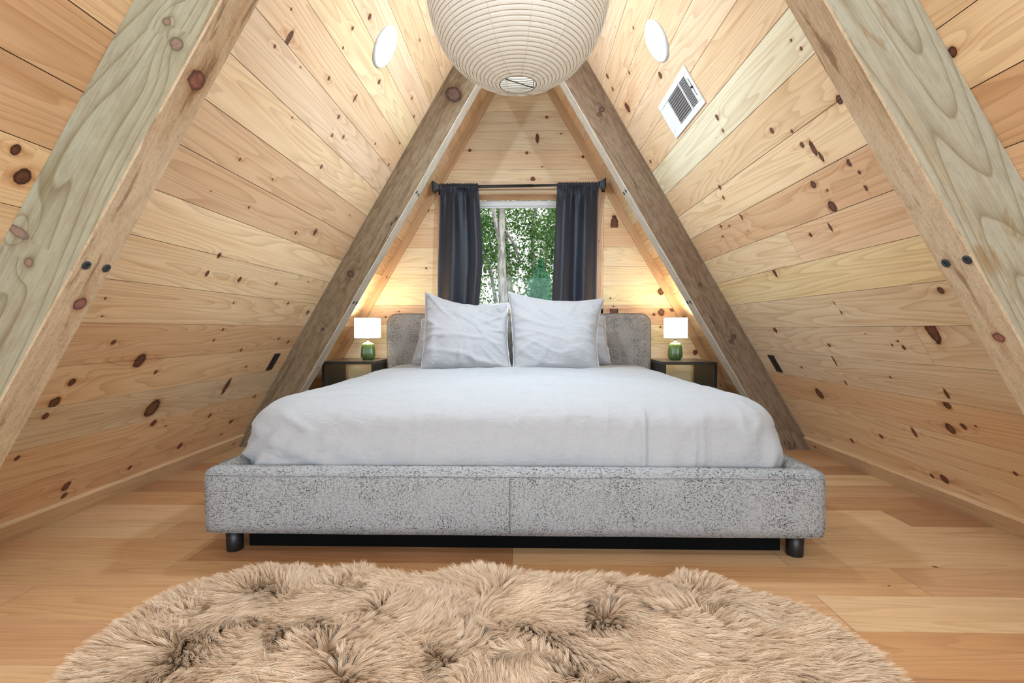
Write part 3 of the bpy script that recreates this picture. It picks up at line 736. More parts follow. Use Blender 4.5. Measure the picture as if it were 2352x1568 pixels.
# duvet ----------------------------------------------------------
def ridge(p, sc, seed=0):
    q = Vector((p[0]*sc[0]+seed, p[1]*sc[1], p[2]*sc[2])); return 1-abs(mn.noise(q))*2
def duvet():
    x0, x1, y0, y1 = -1.045, 0.995, 1.812, 4.085
    cx = (x0+x1)/2; cy = (y0+y1)/2; hx = (x1-x0)/2; hy = (y1-y0)/2
    prof = [(0.06, .245), (0.02, .262), (0.004, .285), (-0.002, .31), (-0.006, .34), (-0.004, .37), (0.004, .40), (0.014, .43)]
    for k in range(1, 15):
        a = PI/2*k/14; prof.append((0.014+0.16*(1-math.cos(a)), .43+.108*math.sin(a)))
    d = 0.19
    while d < hx-0.01: prof.append((d, 0.538+0.018*(1-math.exp(-(d-.174)/.25)))); d += 0.016
    prof.append((hx-.004, 0.556))
    M = 1100; V = []
    rc = 0.17
    # unit outline of a rounded rectangle, by arc length
    per = []
    def outline(inset):
        a, b = hx-inset, hy-inset; r = max(rc-inset*0.6, 0.002); r = min(r, a-1e-4, b-1e-4)
        return a, b, r
    segs0 = outline(0)
    for (ins, z) in prof:
        a, b, r = outline(ins)
        L = [2*(b-r), PI*r/2, 2*(a-r), PI*r/2]*2
        # distribute: constant fraction per segment to keep columns aligned
        L0 = [2*(hy-rc), PI*rc/2, 2*(hx-rc), PI*rc/2]*2; T0 = sum(L0)
        for k in range(M):
            t = k/M*T0; i = 0
            while t > L0[i]: t -= L0[i]; i += 1
            fr = t/L0[i]
            if i == 0: x, y = a, -(b-r)+2*(b-r)*fr; nx, ny = 1, 0
            elif i == 1: an = PI/2*fr; x, y = a-r+r*math.cos(an), b-r+r*math.sin(an); nx, ny = math.cos(an), math.sin(an)
            elif i == 2: x, y = (a-r)-2*(a-r)*fr, b; nx, ny = 0, 1
            elif i == 3: an = PI/2*fr; x, y = -(a-r)-r*math.sin(an), b-r+r*math.cos(an); nx, ny = -math.sin(an), math.cos(an)
            elif i == 4: x, y = -a, (b-r)-2*(b-r)*fr; nx, ny = -1, 0
            elif i == 5: an = PI/2*fr; x, y = -(a-r)-r*math.cos(an), -(b-r)-r*math.sin(an); nx, ny = -math.cos(an), -math.sin(an)
            elif i == 6: x, y = -(a-r)+2*(a-r)*fr, -b; nx, ny = 0, -1
            else: an = PI/2*fr; x, y = a-r+r*math.sin(an), -(b-r)-r*math.cos(an); nx, ny = math.sin(an), -math.cos(an)
            X, Y, Z = x+cx, y+cy, z
            p = Vector((X, Y, Z))
            side = max(0.0, min(1.0, (0.20-ins)/0.12)); top = 1-side
            # broad puffiness
            dn = 0.010*mn.noise(p*2.1)+0.006*mn.noise(p*5.3)
            # wrinkles on the sides: slanted near the corners, hanging elsewhere
            front = max(0.0, -ny)
            cl = math.exp(-((X-x0)/0.42)**2); cr = math.exp(-((X-x1)/0.30)**2)
            low = max(0.0, min(1.0, (0.50-Z)/0.10))
            q1 = Vector(((X*0.8+Z*1.9)*7, Y*2, (Z*0.8-X*0.35)*3.0))
            w1 = max(0, 1-abs(mn.noise(q1))*3.2)
            q2 = Vector(((X-Z*0.25)*11, Y*3+5, Z*3)); w2 = max(0, 1-abs(mn.noise(q2))*4)
            q3 = Vector((X*4, Y*9+9, Z*1.5)); w3 = max(0, 1-abs(mn.noise(q3))*4.5)
            dn += side*low*(0.042*w1*cl+0.028*w2*cr)*front + side*0.005*w2*(1-cl)*front + side*.006*mn.noise(Vector((X*5, 1, Z*9)))*front
            dn += side*(1-front)*0.016*w3*low
            for (fx, fw, am) in ((0.455, .007, .013), (0.475, .004, -.007), (.665, .010, .007), (.70, .006, -.003), (-.12, .02, .003)):
                dn += front*side*am*math.exp(-((X-fx-(Z-.42)*0.06)/fw)**2)*max(0, min(1, (Z-.27)/.05))*max(0, min(1, (.53-Z)/.06))
            # horizontal drag lines on the face
            dn += front*side*0.0022*mn.noise(Vector((X*2.4, 3, Z*34)))
            if side > 0:
                X += nx*dn; Y += ny*dn
            # top: shallow crumples, stronger at the corners
            cx1 = math.exp(-(((X-x1)/.5)**2+((Y-y0)/.55)**2)); cx0 = math.exp(-(((X-x0)/.5)**2+((Y-y0)/.5)**2))
            wt = 0.012*mn.noise(Vector((X*2.0, Y*2.6, 1)))+0.006*mn.noise(Vector((X*6, Y*8, 2)))+0.0022*mn.noise(Vector((X*17, Y*22, 4)))
            r1 = max(0, 1-abs(mn.noise(Vector((X*6+Y*3, Y*8-X*2, 7))))*4)
            r2 = max(0, 1-abs(mn.noise(Vector((X*3+2, Y*13+X*3, 11))))*5)
            wt += 0.014*r1*(cx1+.7*cx0)+0.0045*r2
            Z += wt*(top+0.35*side*max(0, min(1, (Z-.40)/.1)))
            if z < .30: Z = z+(Z-z)*max(0, (z-.24)/.06) + 0.004*mn.noise(Vector((X*9, Y*9, 0)))
            # sag behind the pillows' line towards the headboard
            V.append((X, Y, Z-(0.02*top*max(0, min(1, (Y-3.2)/.7)))))
    K = len(prof); V = np.array(V, dtype=np.float32)
    me = bpy.data.meshes.new('duvet')
    Fq = []
    for i in range(K-1):
        o0 = i*M; o1 = (i+1)*M
        for k_ in range(M):
            k2 = (k_+1) % M; Fq.append((o0+k_, o0+k2, o1+k2, o1+k_))
    Fq.append(tuple((K-1)*M+k_ for k_ in range(M)))
    Fq.append(tuple(range(M))[::-1])
    me.from_pydata(V.tolist(), [], Fq); me.update()
    o = link('duvet', me, M_DUVET, None, True)
    return tag(o, 'crumpled white linen duvet covering the mattress down to the grey frame', 'bedding')
duvet()

# pillows --------------------------------------------------------
def pillow(name, c4, thick, seed, label, group, sag=(0.03, 0.012, 0.012, 0.02), parent=None, flange=True, lean=(0, 1, 0), mat=None, wr=1.0, dents=()):
    """c4: world corners bottom-left, bottom-right, top-right, top-left of the seam plane"""
    bl, br, tr, tl = [Vector(p) for p in c4]
    c = (bl+br+tr+tl)/4
    root = empty(name, (c.x, c.y, min(bl.z, br.z)))
    org = Vector(root.location)
    nrm = ((br-bl).cross(tl-bl)).normalized()              # points towards the camera (-y)
    if nrm.y > 0: nrm = -nrm
    N = 56; V = []; Fc = []
    def seam(u, v):
        p = bl*(1-u)*(1-v)+br*u*(1-v)+tr*u*v+tl*(1-u)*v
        ux = (br-bl).normalized(); vx = (tl-bl).normalized()
        ex = lambda t: math.sin(PI*t)
        p = p - vx*(sag[0]*ex(u)*v**3) + vx*(sag[1]*ex(u)*(1-v)**3) + ux*(sag[2]*ex(v)*(1-u)**3) - ux*(sag[3]*ex(v)*u**3)
        return p
    for side in (1, -1):
        for j in range(N+1):
            for i in range(N+1):
                u, v = i/N, j/N
                a = (1-abs(2*u-1)**2.6)*(1-abs(2*v-1)**2.6); a = max(a, 0)**0.55
                slump = 1.0+0.35*(0.5-v)
                p = seam(u, v); h = thick/2*a*slump
                q = Vector((p.x*3+seed, p.y*2, p.z*3+seed*1.7))
                ed = min(u, 1-u, v, 1-v)
                e = math.exp(-ed/0.16)
                w = 0.020*mn.noise(q)+0.006*mn.noise(q*3)
                # creases running in from the corners and edges
                ang = math.atan2(v-.5, u-.5)
                cr = max(0, 1-abs(mn.noise(Vector((ang*3.2+seed, ed*2.2, seed))))*4.0)
                cr2 = max(0, 1-abs(mn.noise(Vector((p.x*4+seed, seed, p.z*13+p.x*4))))*4.5)
                w += wr*(0.022*cr*e*(1-math.exp(-ed/0.03)) + 0.007*cr2 + 0.004*mn.noise(Vector((p.x*14, seed, p.z*9))))
                for (du, dv, rx, rz, am) in dents:
                    w += am*math.exp(-((u-du)/rx)**2-((v-dv)/rz)**2)
                edge0 = 1-math.exp(-ed/0.035)
                wav = 0.0
                V.append(tuple(p+nrm*side*(h+w*edge0)-org))
    n1 = (N+1)**2
    for sd in (0, 1):
        for j in range(N):
            for i in range(N):
                a = sd*n1+j*(N+1)+i; q = (a, a+1, a+N+2, a+N+1); Fc.append(q if sd == 0 else q[::-1])
    # the two faces share the seam: weld
    bm = bmesh.new(); vs_ = [bm.verts.new(p) for p in V]
    for q in Fc:
        try: bm.faces.new([vs_[k_] for k_ in q])
        except ValueError: pass
    bmesh.ops.remove_doubles(bm, verts=bm.verts, dist=0.0004)
    o = from_bm('cushion', bm, mat or M_PILLOW, root, True)
    # flange / stitched edge
    if flange:
        pts = []
        for k_ in range(40): pts.append((seam(k_/40, 0), 0))
        for k_ in range(40): pts.append((seam(1, k_/40), 1))
        for k_ in range(40): pts.append((seam(1-k_/40, 1), 2))
        for k_ in range(40): pts.append((seam(0, 1-k_/40), 3))
        cen = (bl+br+tr+tl)/4; FV = []; FF = []
        n = len(pts)
        for idx, (p, _) in enumerate(pts):
            d = (p-cen).normalized(); wv = 0.004*mn.noise(p*22+Vector((seed, 0, 0)))
            for (off, z) in ((-.010, .0024), (.005+wv, .0015), (.005+wv, -.0015), (-.010, -.0024)):
                FV.append(tuple(p+d*off+nrm*(z+wv*0.9)-org))
        for i in range(n):
            for k_ in range(4):
                a, b = i*4+k_, i*4+(k_+1) % 4; c_, d_ = ((i+1) % n)*4+(k_+1) % 4, ((i+1) % n)*4+k_
                FF.append((a, b, c_, d_))
        from_py('flange', FV, FF, M_PIPEW, root, True)
    return tag(root, label, 'pillow', group)
pillow('pillow', [(-.800, 3.70, .555), (-.10, 3.72, .555), (-.10, 3.95, .90), (-.775, 3.95, .885)], .17, 3.1, 'smaller white pillow mostly hidden behind the large one with the folded corner', 'pillows against the headboard', sag=(.012, .0, .01, .01), wr=1.3)
pillow('pillow', [(.02, 3.72, .555), (.655, 3.70, .555), (.650, 3.95, .905), (.02, 3.95, .90)], .17, 5.7, 'smaller white pillow with a ruffled side edge behind the smooth large one', 'pillows against the headboard', sag=(.012, .0, .01, .01), wr=1.3)
pillow('pillow', [(-.655, 3.30, .535), (-.065, 3.30, .53), (-.085, 3.47, .985), (-.670, 3.53, 1.065)], .20, 1.3, 'large white square pillow with its inner top corner folded in', 'large square pillows', sag=(.062, .0, .014, .018), wr=1.5, dents=((.93, .93, .13, .16, -.05), (.80, .80, .05, .12, .025), (.12, .3, .05, .3, .012)))
pillow('pillow', [(-.045, 3.30, .53), (.515, 3.31, .53), (.575, 3.50, 1.015), (-.085, 3.50, 1.062)], .20, 8.2, 'large smooth white square pillow with a pale piped side edge', 'large square pillows', sag=(.050, .0, .010, .035), wr=1.0)

# ---------------------------------------------------------------- nightstands and lamps
def nightstand(x0, x1, label):
    y0, y1, zt = 3.80, 4.26, .558; t = .022
    cx, cy = (x0+x1)/2, (y0+y1)/2
    r = tag(empty('nightstand', (cx, cy, 0)), label, 'nightstand', 'black nightstands')
    a, b = x0-cx, x1-cx; c, d = y0-cy, y1-cy
    box('tabletop', (a, b, c, d, zt-t, zt), M_TOP, r, .0015, 1)
    box('side_panel', (a, a+t, c, d, 0, zt-t), M_BLACKW, r, .001, 1)
    box('side_panel', (b-t, b, c, d, 0, zt-t), M_BLACKW, r, .001, 1)
    box('shelf', (a+t, b-t, c+.01, d, .20, .22), M_BLACKW, r, .001, 1)
    return r
nightstand(-1.517, -1.115, 'open black nightstand on the slope side without the air vent')
nightstand(1.066, 1.468, 'open black nightstand under the rafter on the air vent side')

def lamp():
    r = empty('table_lamp', (0, 0, 0))
    prof = [(.038, 0, 0), (.043, .002, 0), (.045, .010, .3), (.0515, .016, 1), (.0545, .026, 1), (.0545, .05, 1), (.052, .085, 1), (.049, .112, 1), (.045, .124, .7), (.038, .132, .3), (.026, .138, 0), (.014, .141, 0)]
    v, f = lathe(prof, 144, 30, .0055); from_py('glass_base', v, f, M_GREEN, r, True)
    v, f = lathe([(.014, .140), (.016, .143), (.0105, .146), (.0095, .160), (.012, .162), (.012, .178), (.006, .180), (.006, .215)], 32); from_py('neck', v, f, M_CHROME, r, True)
    # square shade: walls with thickness, open top and bottom
    bm = bmesh.new(); w, z0, z1, t = .086, .172, .337, .0025
    for (a, b, c, d) in ((-w, w, -w, -w+t), (-w, w, w-t, w), (-w, -w+t, -w+t, w-t), (w-t, w, -w+t, w-t)):
        box_bm(bm, a, b, c, d, z0, z1)
    sh = from_bm('lamp_shade', bm, M_SHADE, r)
    rm = plain('shade_rim_cloth', (.75, .70, .62), .8, var=.03)
    for z in (z0, z1-.003):
        bm = bmesh.new()
        for (a, b, c, d) in ((-w-.0008, w+.0008, -w-.0008, -w+t), (-w-.0008, w+.0008, w-t, w+.0008), (-w-.0008, -w+t, -w, w), (w-t, w+.0008, -w, w)):
            box_bm(bm, a, b, c, d, z-.0002, z+.0032)
        from_bm('shade_rim', bm, rm, sh)

    v, f = tube([(.0, .043, .006), (.03, .075, .004), (.05, .12, .003), (.05, .17, .003)], .0022, 8); from_py('cord', v, f, M_BLACK, r, True)
    v, f = lathe([(.004, .215), (.016, .222), (.024, .238), (.026, .252), (.020, .268), (.004, .276)], 24)
    from_py('bulb', v, f, emit('lit_bulb', (1, .85, .62), 8), r, True)
    return r
lp = lamp(); lp.location = (-1.240, 4.055, .559); lp.rotation_euler = (0, 0, .06)
tag(lp, 'lit table lamp with ribbed green glass base, in front of the slope without the vent', 'table lamp', 'matching bedside lamps')
l2 = copy_tree(lp); l2.location = (1.235, 4.07, .559); l2.rotation_euler = (0, 0, -.22)
tag(l2, 'lit table lamp with green glass base and turned square shade, on the air vent side', 'table lamp', 'matching bedside lamps')
for q in (lp, l2):
    x, yv, z = q.location
    for dz, pw in ((.30, P_BULB), ):
        point('bedside_bulb', (x, yv, z+.245+.05), pw, (1.0, .79, .54), .03)

# ---------------------------------------------------------------- curtain rod and curtains
YC = 4.27; ZR = 2.003
rod = tag(empty('curtain_rod', (0, YC, ZR)), 'black metal curtain rod with square flared finials over the window', 'curtain rod')
v, f = tube([(-.70, 0, -.004), (.09, 0, .004)], .0130, 20); from_py('outer_tube', v, f, M_BLACK, rod, True)
v, f = tube([(.09, 0, .004), (.66, 0, .012)], .0108, 20); from_py('inner_tube', v, f, M_BLACK, rod, True)
v, f = tube([(.088, 0, .004), (.096, 0, .004)], .0142, 20); from_py('collar', v, f, M_BLACK, rod, True)
for s, xe, ze in ((-1, -.672, -.004), (1, .632, .012)):
    V = []; Fc = []
    pr = [(0, .016), (.012, .020), (.022, .020), (.03, .024), (.05, .034), (.058, .039), (.063, .042), (.072, .042), (.073, .038)]
    for (dx, h) in pr: V += [(xe+s*dx, -h, ze-h), (xe+s*dx, h, ze-h), (xe+s*dx, h, ze+h), (xe+s*dx, -h, ze+h)]
    for i in range(len(pr)-1):
        for k_ in range(4): Fc.append((i*4+k_, i*4+(k_+1) % 4, i*4+4+(k_+1) % 4, i*4+4+k_))
    Fc += [(0, 1, 2, 3), tuple(len(pr)*4-4+k_ for k_ in range(4))]
    bm = bmesh.new(); vv = [bm.verts.new(p) for p in V]
    for q in Fc: bm.faces.new([vv[k_] for k_ in q])
    from_bm('finial', bm, M_BLACK, rod)
    bm = bmesh.new(); box_bm(bm, s*.70-.008, s*.70+.008, .0, .094, ze-.012, ze+.004); box_bm(bm, s*.70-.012, s*.70+.012, .088, .096, ze-.04, ze+.03)
    from_bm('bracket', bm, M_BLACK, rod)

def curtain(xa, xb, shape, seed, label):
    """xa..xb at the header; shape(t, z) -> x"""
    NU, NZ = 150, 90; z_top, z_bot = 2.030, .80
    V = []; Fc = []
    rnd = random.Random(seed)
    ph = [rnd.uniform(0, 6.28) for _ in range(4)]
    for side in (0, 1):
        for j in range(NZ+1):
            jj = (j/NZ)**1.25
            z = z_top+(z_bot-z_top)*jj
            for i in range(NU+1):
                t = i/NU
                x = shape(t, (z_top-z)/(z_top-z_bot))
                g = max(0, 1-(z_top-z)/.10)            # header gathers
                fb = min(1, (z_top-z)/.16)
                yy = 0
                # deep hanging folds
                tw = t+0.035*math.sin(5*t+ph[0])*(z_top-z)
                yy += fb*(0.030*math.sin(2*PI*1.9*tw+ph[1])+.010*math.sin(2*PI*6.2*(t+.02*math.sin(9*t+seed))+ph[0])*math.exp(-(z_top-z)/.22)+.006*math.sin(2*PI*4.1*tw+ph[2])*(1-.5*min(1, (z_top-z)/.8)))
                yy += (1-fb)**2*0.010*math.sin(2*PI*13*t+ph[3])+g*0.004*math.sin(2*PI*29*t)
                yy += 0.006*mn.noise(Vector((t*4+seed, z*2.4, 1)))
                zz = z
                if z > ZR+.012: zz = z+0.004*math.sin(2*PI*19*t+ph[0])
                # pocket around the rod
                rodz = ZR-.004 if xa < 0 else ZR+.012
                pk = math.exp(-((z-rodz)/.018)**2)
                yb = YC-.017-.006*abs(math.sin(2*PI*13*t+ph[3])) if side == 0 else YC+.017
                yo = YC-.014*0+yy-(.0012 if side == 0 else -.0012)
                y_ = yo*(1-pk)+yb*pk
                # pinch line under the rod
                V.append((x, y_ + (-0.022 if side == 0 and 0 else 0), zz))
    n1 = (NU+1)*(NZ+1)
    for sd in (0, 1):
        for j in range(NZ):
            for i in range(NU):
                a = sd*n1+j*(NU+1)+i; q = (a, a+1, a+NU+2, a+NU+1); Fc.append(q if sd else q[::-1])
    for j in range(NZ):
        for i in (0, NU):
            a = j*(NU+1)+i; Fc.append((a, a+NU+1, a+NU+1+n1, a+n1))
    for i in range(NU):
        for j in (0, NZ):
            a = j*(NU+1)+i; Fc.append((a, a+1, a+1+n1, a+n1))
    o = from_py('curtain', V, Fc, M_NAVY, None, True)
    return tag(o, label, 'curtain', 'navy curtains')
def shL(t, z):
    a = -.686-.024*min(1, z*1.6); b = -.365+.038*math.sin(min(1, z/.55)*PI/2)-.05*max(0, (z-.55)/.45)
    return a+(b-a)*t
def shR(t, z):
    a = .302-.045*min(1, z*1.2); b = .649-.018*z
    return a+(b-a)*t
curtain(-.686, -.365, shL, 4, 'dark navy curtain bunched at the rod end farther from the air vent')
curtain(.302, .649, shR, 9, 'dark navy curtain hanging at the rod end nearer the air vent')

# ---------------------------------------------------------------- paper lantern
LR = 0.300; LC = (0.0, 1.70, 1.905)
lan = tag(empty('paper_lantern', LC), 'large round white paper lantern with thin horizontal ribs hanging over the bed', 'lantern')
NR = 60; V = []; Fc = []; n = 96
hole = 0.205      # polar angle of the openings
lev = []
for i in range(NR*3+1):
    a = hole+(PI-2*hole)*i/(NR*3); k3 = i % 3
    bul = 0.0 if k3 == 0 else 0.0016
    lev.append((a, (LR+bul)))
for a, r in lev:
    for k_ in range(n):
        t = 2*PI*k_/n
        jit = 0.0012*mn.noise(Vector((math.cos(t)*4, math.sin(t)*4, a*9)))
        V.append(((r+jit)*math.sin(a)*math.cos(t), (r+jit)*math.sin(a)*math.sin(t), (r+jit)*math.cos(a)*.985))
for i in range(len(lev)-1):
    for k_ in range(n): Fc.append((i*n+k_, i*n+(k_+1) % n, (i+1)*n+(k_+1) % n, (i+1)*n+k_))
from_py('paper_shade', V, Fc, M_PAPER, lan, True)
vf = []
for i in range(0, NR+1):
    a = hole+(PI-2*hole)*i/NR; rr = (LR+.0004)*math.sin(a); z = (LR+.0004)*math.cos(a)*.985
    nseg = 84; rad = .0011 if 0 < i < NR else .0022
    V = []; Fc = []
    for k_ in range(nseg):
        t = 2*PI*k_/nseg
        for (dr, dz) in ((rad, 0), (0, rad), (-rad, 0), (0, -rad)): V.append(((rr+dr)*math.cos(t), (rr+dr)*math.sin(t), z+dz))
    for k_ in range(nseg):
        k2 = (k_+1) % nseg
        for q in range(4): Fc.append((k_*4+q, k2*4+q, k2*4+(q+1) % 4, k_*4+(q+1) % 4))
    vf.append((V, Fc))
v, f = merge(*vf); from_py('rib_coil', v, f, M_RIB, lan, True)
# pasted paper seams (meridians)
vf = []
for k_ in range(12):
    t = 2*PI*(k_+.33)/12
    P_ = [((LR+.0014)*math.sin(a)*math.cos(t), (LR+.0014)*math.sin(a)*math.sin(t), (LR+.0014)*math.cos(a)*.985) for a in np.linspace(hole, PI-hole, 60)]
    vf.append(tube(P_, .0009, 5))
v, f = merge(*vf); from_py('paper_seam', v, f, plain('paper_seam', (.62, .56, .46), .8, var=.1), lan, True)
ry = (LR)*math.sin(hole); zb = -LR*math.cos(hole)*.985
vf = [tube([(-ry*.80, -ry*.6, zb+.004), (ry*.86, ry*.5, zb+.004)], .0018, 8), tube([(-ry*.80, -ry*.6, zb), (-ry*.80, -ry*.6, zb+.57)], .0012, 8), tube([(ry*.86, ry*.5, zb), (ry*.86, ry*.5, zb+.57)], .0012, 8), tube([(-ry*.80, -ry*.6, zb+.57), (ry*.86, ry*.5, zb+.57)], .0018, 8)]
v, f = merge(*vf); from_py('wire_stretcher', v, f, M_WIRE, lan, True)
v, f = tube([(0, 0, .27), (0, 0, 3.31-LC[2])], .003, 8); from_py('cord', v, f, M_BLACK, lan, True)

# ---------------------------------------------------------------- shaggy rug
def rug():
    rs = np.random.RandomState(4)
    far = [(-1.06, 1.02), (-1.10, 1.12), (-1.115, 1.25), (-1.09, 1.37), (-1.05, 1.45), (-.98, 1.50), (-.93, 1.545), (-.86, 1.575), (-.78, 1.56), (-.66, 1.535), (-.55, 1.555), (-.42, 1.535), (-.30, 1.51), (-.18, 1.545), (-.10, 1.56), (0, 1.53), (.12, 1.50), (.22, 1.53), (.33, 1.525), (.46, 1.505), (.58, 1.545), (.66, 1.535), (.70, 1.46), (.78, 1.42), (.86, 1.37), (.895, 1.29), (.93, 1.19), (.93, 1.08), (.90, .98)]
    near = [(.84, .87), (.70, .80), (.55, .76), (.40, .72), (.2, .75), (-.05, .71), (-.3, .74), (-.55, .71), (-.8, .76), (-.98, .84), (-1.05, .93)]
    poly = np.array(far+near)
    cxy = poly.mean(0)
    poly = cxy+(poly-cxy)*np.array([0.875, 0.97])
    def inside(P):
        x, y = P[:, 0], P[:, 1]; r = np.zeros(len(P), bool); j = len(poly)-1
        for i in range(len(poly)):
            xi, yi = poly[i]; xj, yj = poly[j]
            c = ((yi > y) != (yj > y)) & (x < (xj-xi)*(y-yi)/(yj-yi+1e-12)+xi); r ^= c; j = i
        return r
    def edist(P):
        d = np.full(len(P), 9.0)
        for i in range(len(poly)):
            a = poly[i-1]; b = poly[i]; ab = b-a
            t = np.clip(((P-a)@ab)/(ab@ab), 0, 1); q = a+t[:, None]*ab
            d = np.minimum(d, np.hypot(*(P-q).T))
        return d
    # smooth random field
    def field(seed, cell):
        r = np.random.RandomState(seed); G = r.randn(80, 80)
        def fn(P):
            g = (P+3)/cell; i = np.floor(g).astype(int); f = g-i; f = f*f*(3-2*f); i %= 79
            a = G[i[:, 0], i[:, 1]]; b = G[i[:, 0]+1, i[:, 1]]; c = G[i[:, 0], i[:, 1]+1]; d = G[i[:, 0]+1, i[:, 1]+1]
            return (a*(1-f[:, 0])+b*f[:, 0])*(1-f[:, 1])+(c*(1-f[:, 0])+d*f[:, 0])*f[:, 1]
        return fn
    hump = field(1, .17); fx, fy = field(2, .15), field(3, .15); fx2, fy2 = field(5, .06), field(6, .06)
    root = tag(empty('shag_rug', (float(cxy[0]), float(cxy[1]), 0)), 'long-haired tan sheepskin rug on the floor in front of the bed', 'rug')
    off = np.array([cxy[0], cxy[1], 0])
    def height(P): return 0.012+0.014*np.clip(hump(P)+.6, 0, 2.2)*np.clip(edist(P)/.09, 0, 1)
    # hide
    bm = bmesh.new(); rings = 14; vs_ = []
    hv = []
    pin = poly*0+cxy+(poly-cxy)*0.985
    for k_ in range(rings+1):
        s = 1-k_/rings*0.97; hv.append(cxy+(pin-cxy)*s)
    allp = np.concatenate(hv); hh = height(allp); hh[:len(poly)] = 0.004
    VV = np.concatenate([allp-cxy, hh[:, None]], 1); n = len(poly); FF = []
    for k_ in range(rings):
        for i in range(n): FF.append((k_*n+i, k_*n+(i+1) % n, (k_+1)*n+(i+1) % n, (k_+1)*n+i))
    FF.append(tuple(rings*n+i for i in range(n)))
    b0 = len(VV); VV = np.concatenate([VV, np.concatenate([pin-cxy, np.full((n, 1), .0005)], 1)])
    for i in range(n): FF.append((i, b0+i, b0+(i+1) % n, (i+1) % n))
    FF.append(tuple(b0+i for i in range(n)))
    from_py('hide', VV.tolist(), FF, plain('tan_hide', srgb(150, 122, 96), .95, var=.1), root, True)
    # pile
    NS = 230000; P = np.empty((0, 2))
    lo, hi = poly.min(0), poly.max(0)
    while len(P) < NS:
        q = lo+(hi-lo)*rs.rand(NS, 2); w = np.where(q[:, 1] > .98, 1.0, 0.45); q = q[rs.rand(len(q)) < w]
        P = np.concatenate([P, q[inside(q)]])
    P = P[:NS]
    ed = edist(P)
    # clumps through a coarse jittered grid
    cell = 0.0105
    gi = np.floor(P/cell).astype(int); key = (gi[:, 0]*73856093 ^ gi[:, 1]*19349663) & 0xffffff
    jr = np.random.RandomState(9).rand(0x1000, 2)
    cc = (gi+jr[key % 0x1000])*cell
    jr2 = np.random.RandomState(19).rand(0x1000)[(key//7) % 0x1000]
    big = 0.045; gb = np.floor((P+.3*cell)/big).astype(int); kb = (gb[:, 0]*83492791 ^ gb[:, 1]*2971215073) & 0xffffff
    jb = np.random.RandomState(29).rand(0x1000, 3)[kb % 0x1000]
    dirv = np.stack([fx(cc)+.55*fx2(cc)+.7*(jb[:, 0]-.5), fy(cc)+.55*fy2(cc)-.25+.7*(jb[:, 1]-.5)], 1)
    # outward splay at the edge
    outw = P-cxy; outw /= np.linalg.norm(outw, axis=1)[:, None]
    e = np.exp(-ed/.05)[:, None]
    dirv = dirv*(1-e)+outw*e*1.2
    mag = np.linalg.norm(dirv, axis=1)[:, None]; dirv = dirv/np.maximum(mag, .3)
    L = (0.050+.018*rs.rand(NS)+.012*jr2)*np.where(ed < .02, .9, 1.0)
    K = 7; tt = np.linspace(0, 1, K)
    z0 = height(P)
    pos = np.zeros((NS, K, 3), np.float32)
    lean = (0.35+0.45*np.clip(mag[:, 0], 0, 1.6)/1.6+.10*rs.rand(NS))
    curl = (rs.rand(NS)-.5)*.6
    ph = rs.rand(NS)*6.28
    side = np.stack([-dirv[:, 1], dirv[:, 0]], 1)
    gather = (cc-P)
    for k_, t in enumerate(tt):
        hz = np.sin(lean*t*PI*.60)/np.maximum(lean*PI*.60, .2); hor = (1-np.cos(lean*t*PI*.60))/np.maximum(lean*PI*.60, .2)
        xy = P+dirv*(hor*L*1.25)[:, None]+gather*(t**1.2*.62)+side*((curl*.010*t*t+.0022*np.sin(ph+6*t)*t))[:, None]*1.0+dirv*(.10*L*t)[:, None]
        pos[:, k_, :2] = xy-cxy
        pos[:, k_, 2] = np.maximum(z0+hz*L*1.0-.004*t*t, .003)
    cv = bpy.data.hair_curves.new('pile')
    cv.add_curves([K]*NS)
    cv.attributes['position'].data.foreach_set('vector', pos.ravel())
    rad = cv.attributes.get('radius') or cv.attributes.new('radius', 'FLOAT', 'POINT')
    rr = np.tile((np.array([.00050, .00060, .00062, .00056, .00046, .00032, .00012])*1.15), NS).astype(np.float32)
    rad.data.foreach_set('value', rr)
    ct = cv.attributes.new('ptone', 'FLOAT', 'CURVE'); ct.data.foreach_set('value', (0.5*jr2+.3*jb[:, 2]+.2*rs.rand(NS)).astype(np.float32))
    t = NT('tan_wool'); tn = t.attr('ptone').outputs['Fac']
    hi_ = t.n('ShaderNodeHairInfo').outputs['Intercept']
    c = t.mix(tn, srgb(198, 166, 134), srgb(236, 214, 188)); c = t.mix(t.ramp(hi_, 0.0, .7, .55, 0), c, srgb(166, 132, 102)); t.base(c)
    t.b.inputs['Roughness'].default_value = .55; t.b.inputs['Specular IOR Level'].default_value = .25
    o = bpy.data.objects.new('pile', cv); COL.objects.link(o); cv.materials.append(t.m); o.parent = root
    o['kind'] = 'stuff'
rug()
try: S.cycles_curves.shape = 'RIBBONS'
except Exception: pass

# ---------------------------------------------------------------- woods outside the window
def bark():
    t = NT('grey_bark'); p = t.coord()
    a = t.noise(t.scale(p, (22, 22, 5)), 1, 5, .65)
    t.base(t.mix(t.ramp(a, .35, .65), (.17, .165, .16), (.50, .50, .49))); t.b.inputs['Roughness'].default_value = .9; t.bump(a, .6, .01)
    return t.m
M_BARK = bark()
def leafmat(name, c0, c1):
    t = NT(name); tt = t.t; tn = t.attr('ltone').outputs['Fac']
    c = t.mix(tn, c0, c1); d = tt.nodes.new('ShaderNodeBsdfDiffuse'); q = tt.nodes.new('ShaderNodeBsdfTranslucent'); mx = tt.nodes.new('ShaderNodeMixShader')
    tt.links.new(c, d.inputs[0]); tt.links.new(c, q.inputs[0]); mx.inputs[0].default_value = .45
    tt.links.new(d.outputs[0], mx.inputs[1]); tt.links.new(q.outputs[0], mx.inputs[2]); tt.links.new(mx.outputs[0], t.out.inputs[0])
    return t.m
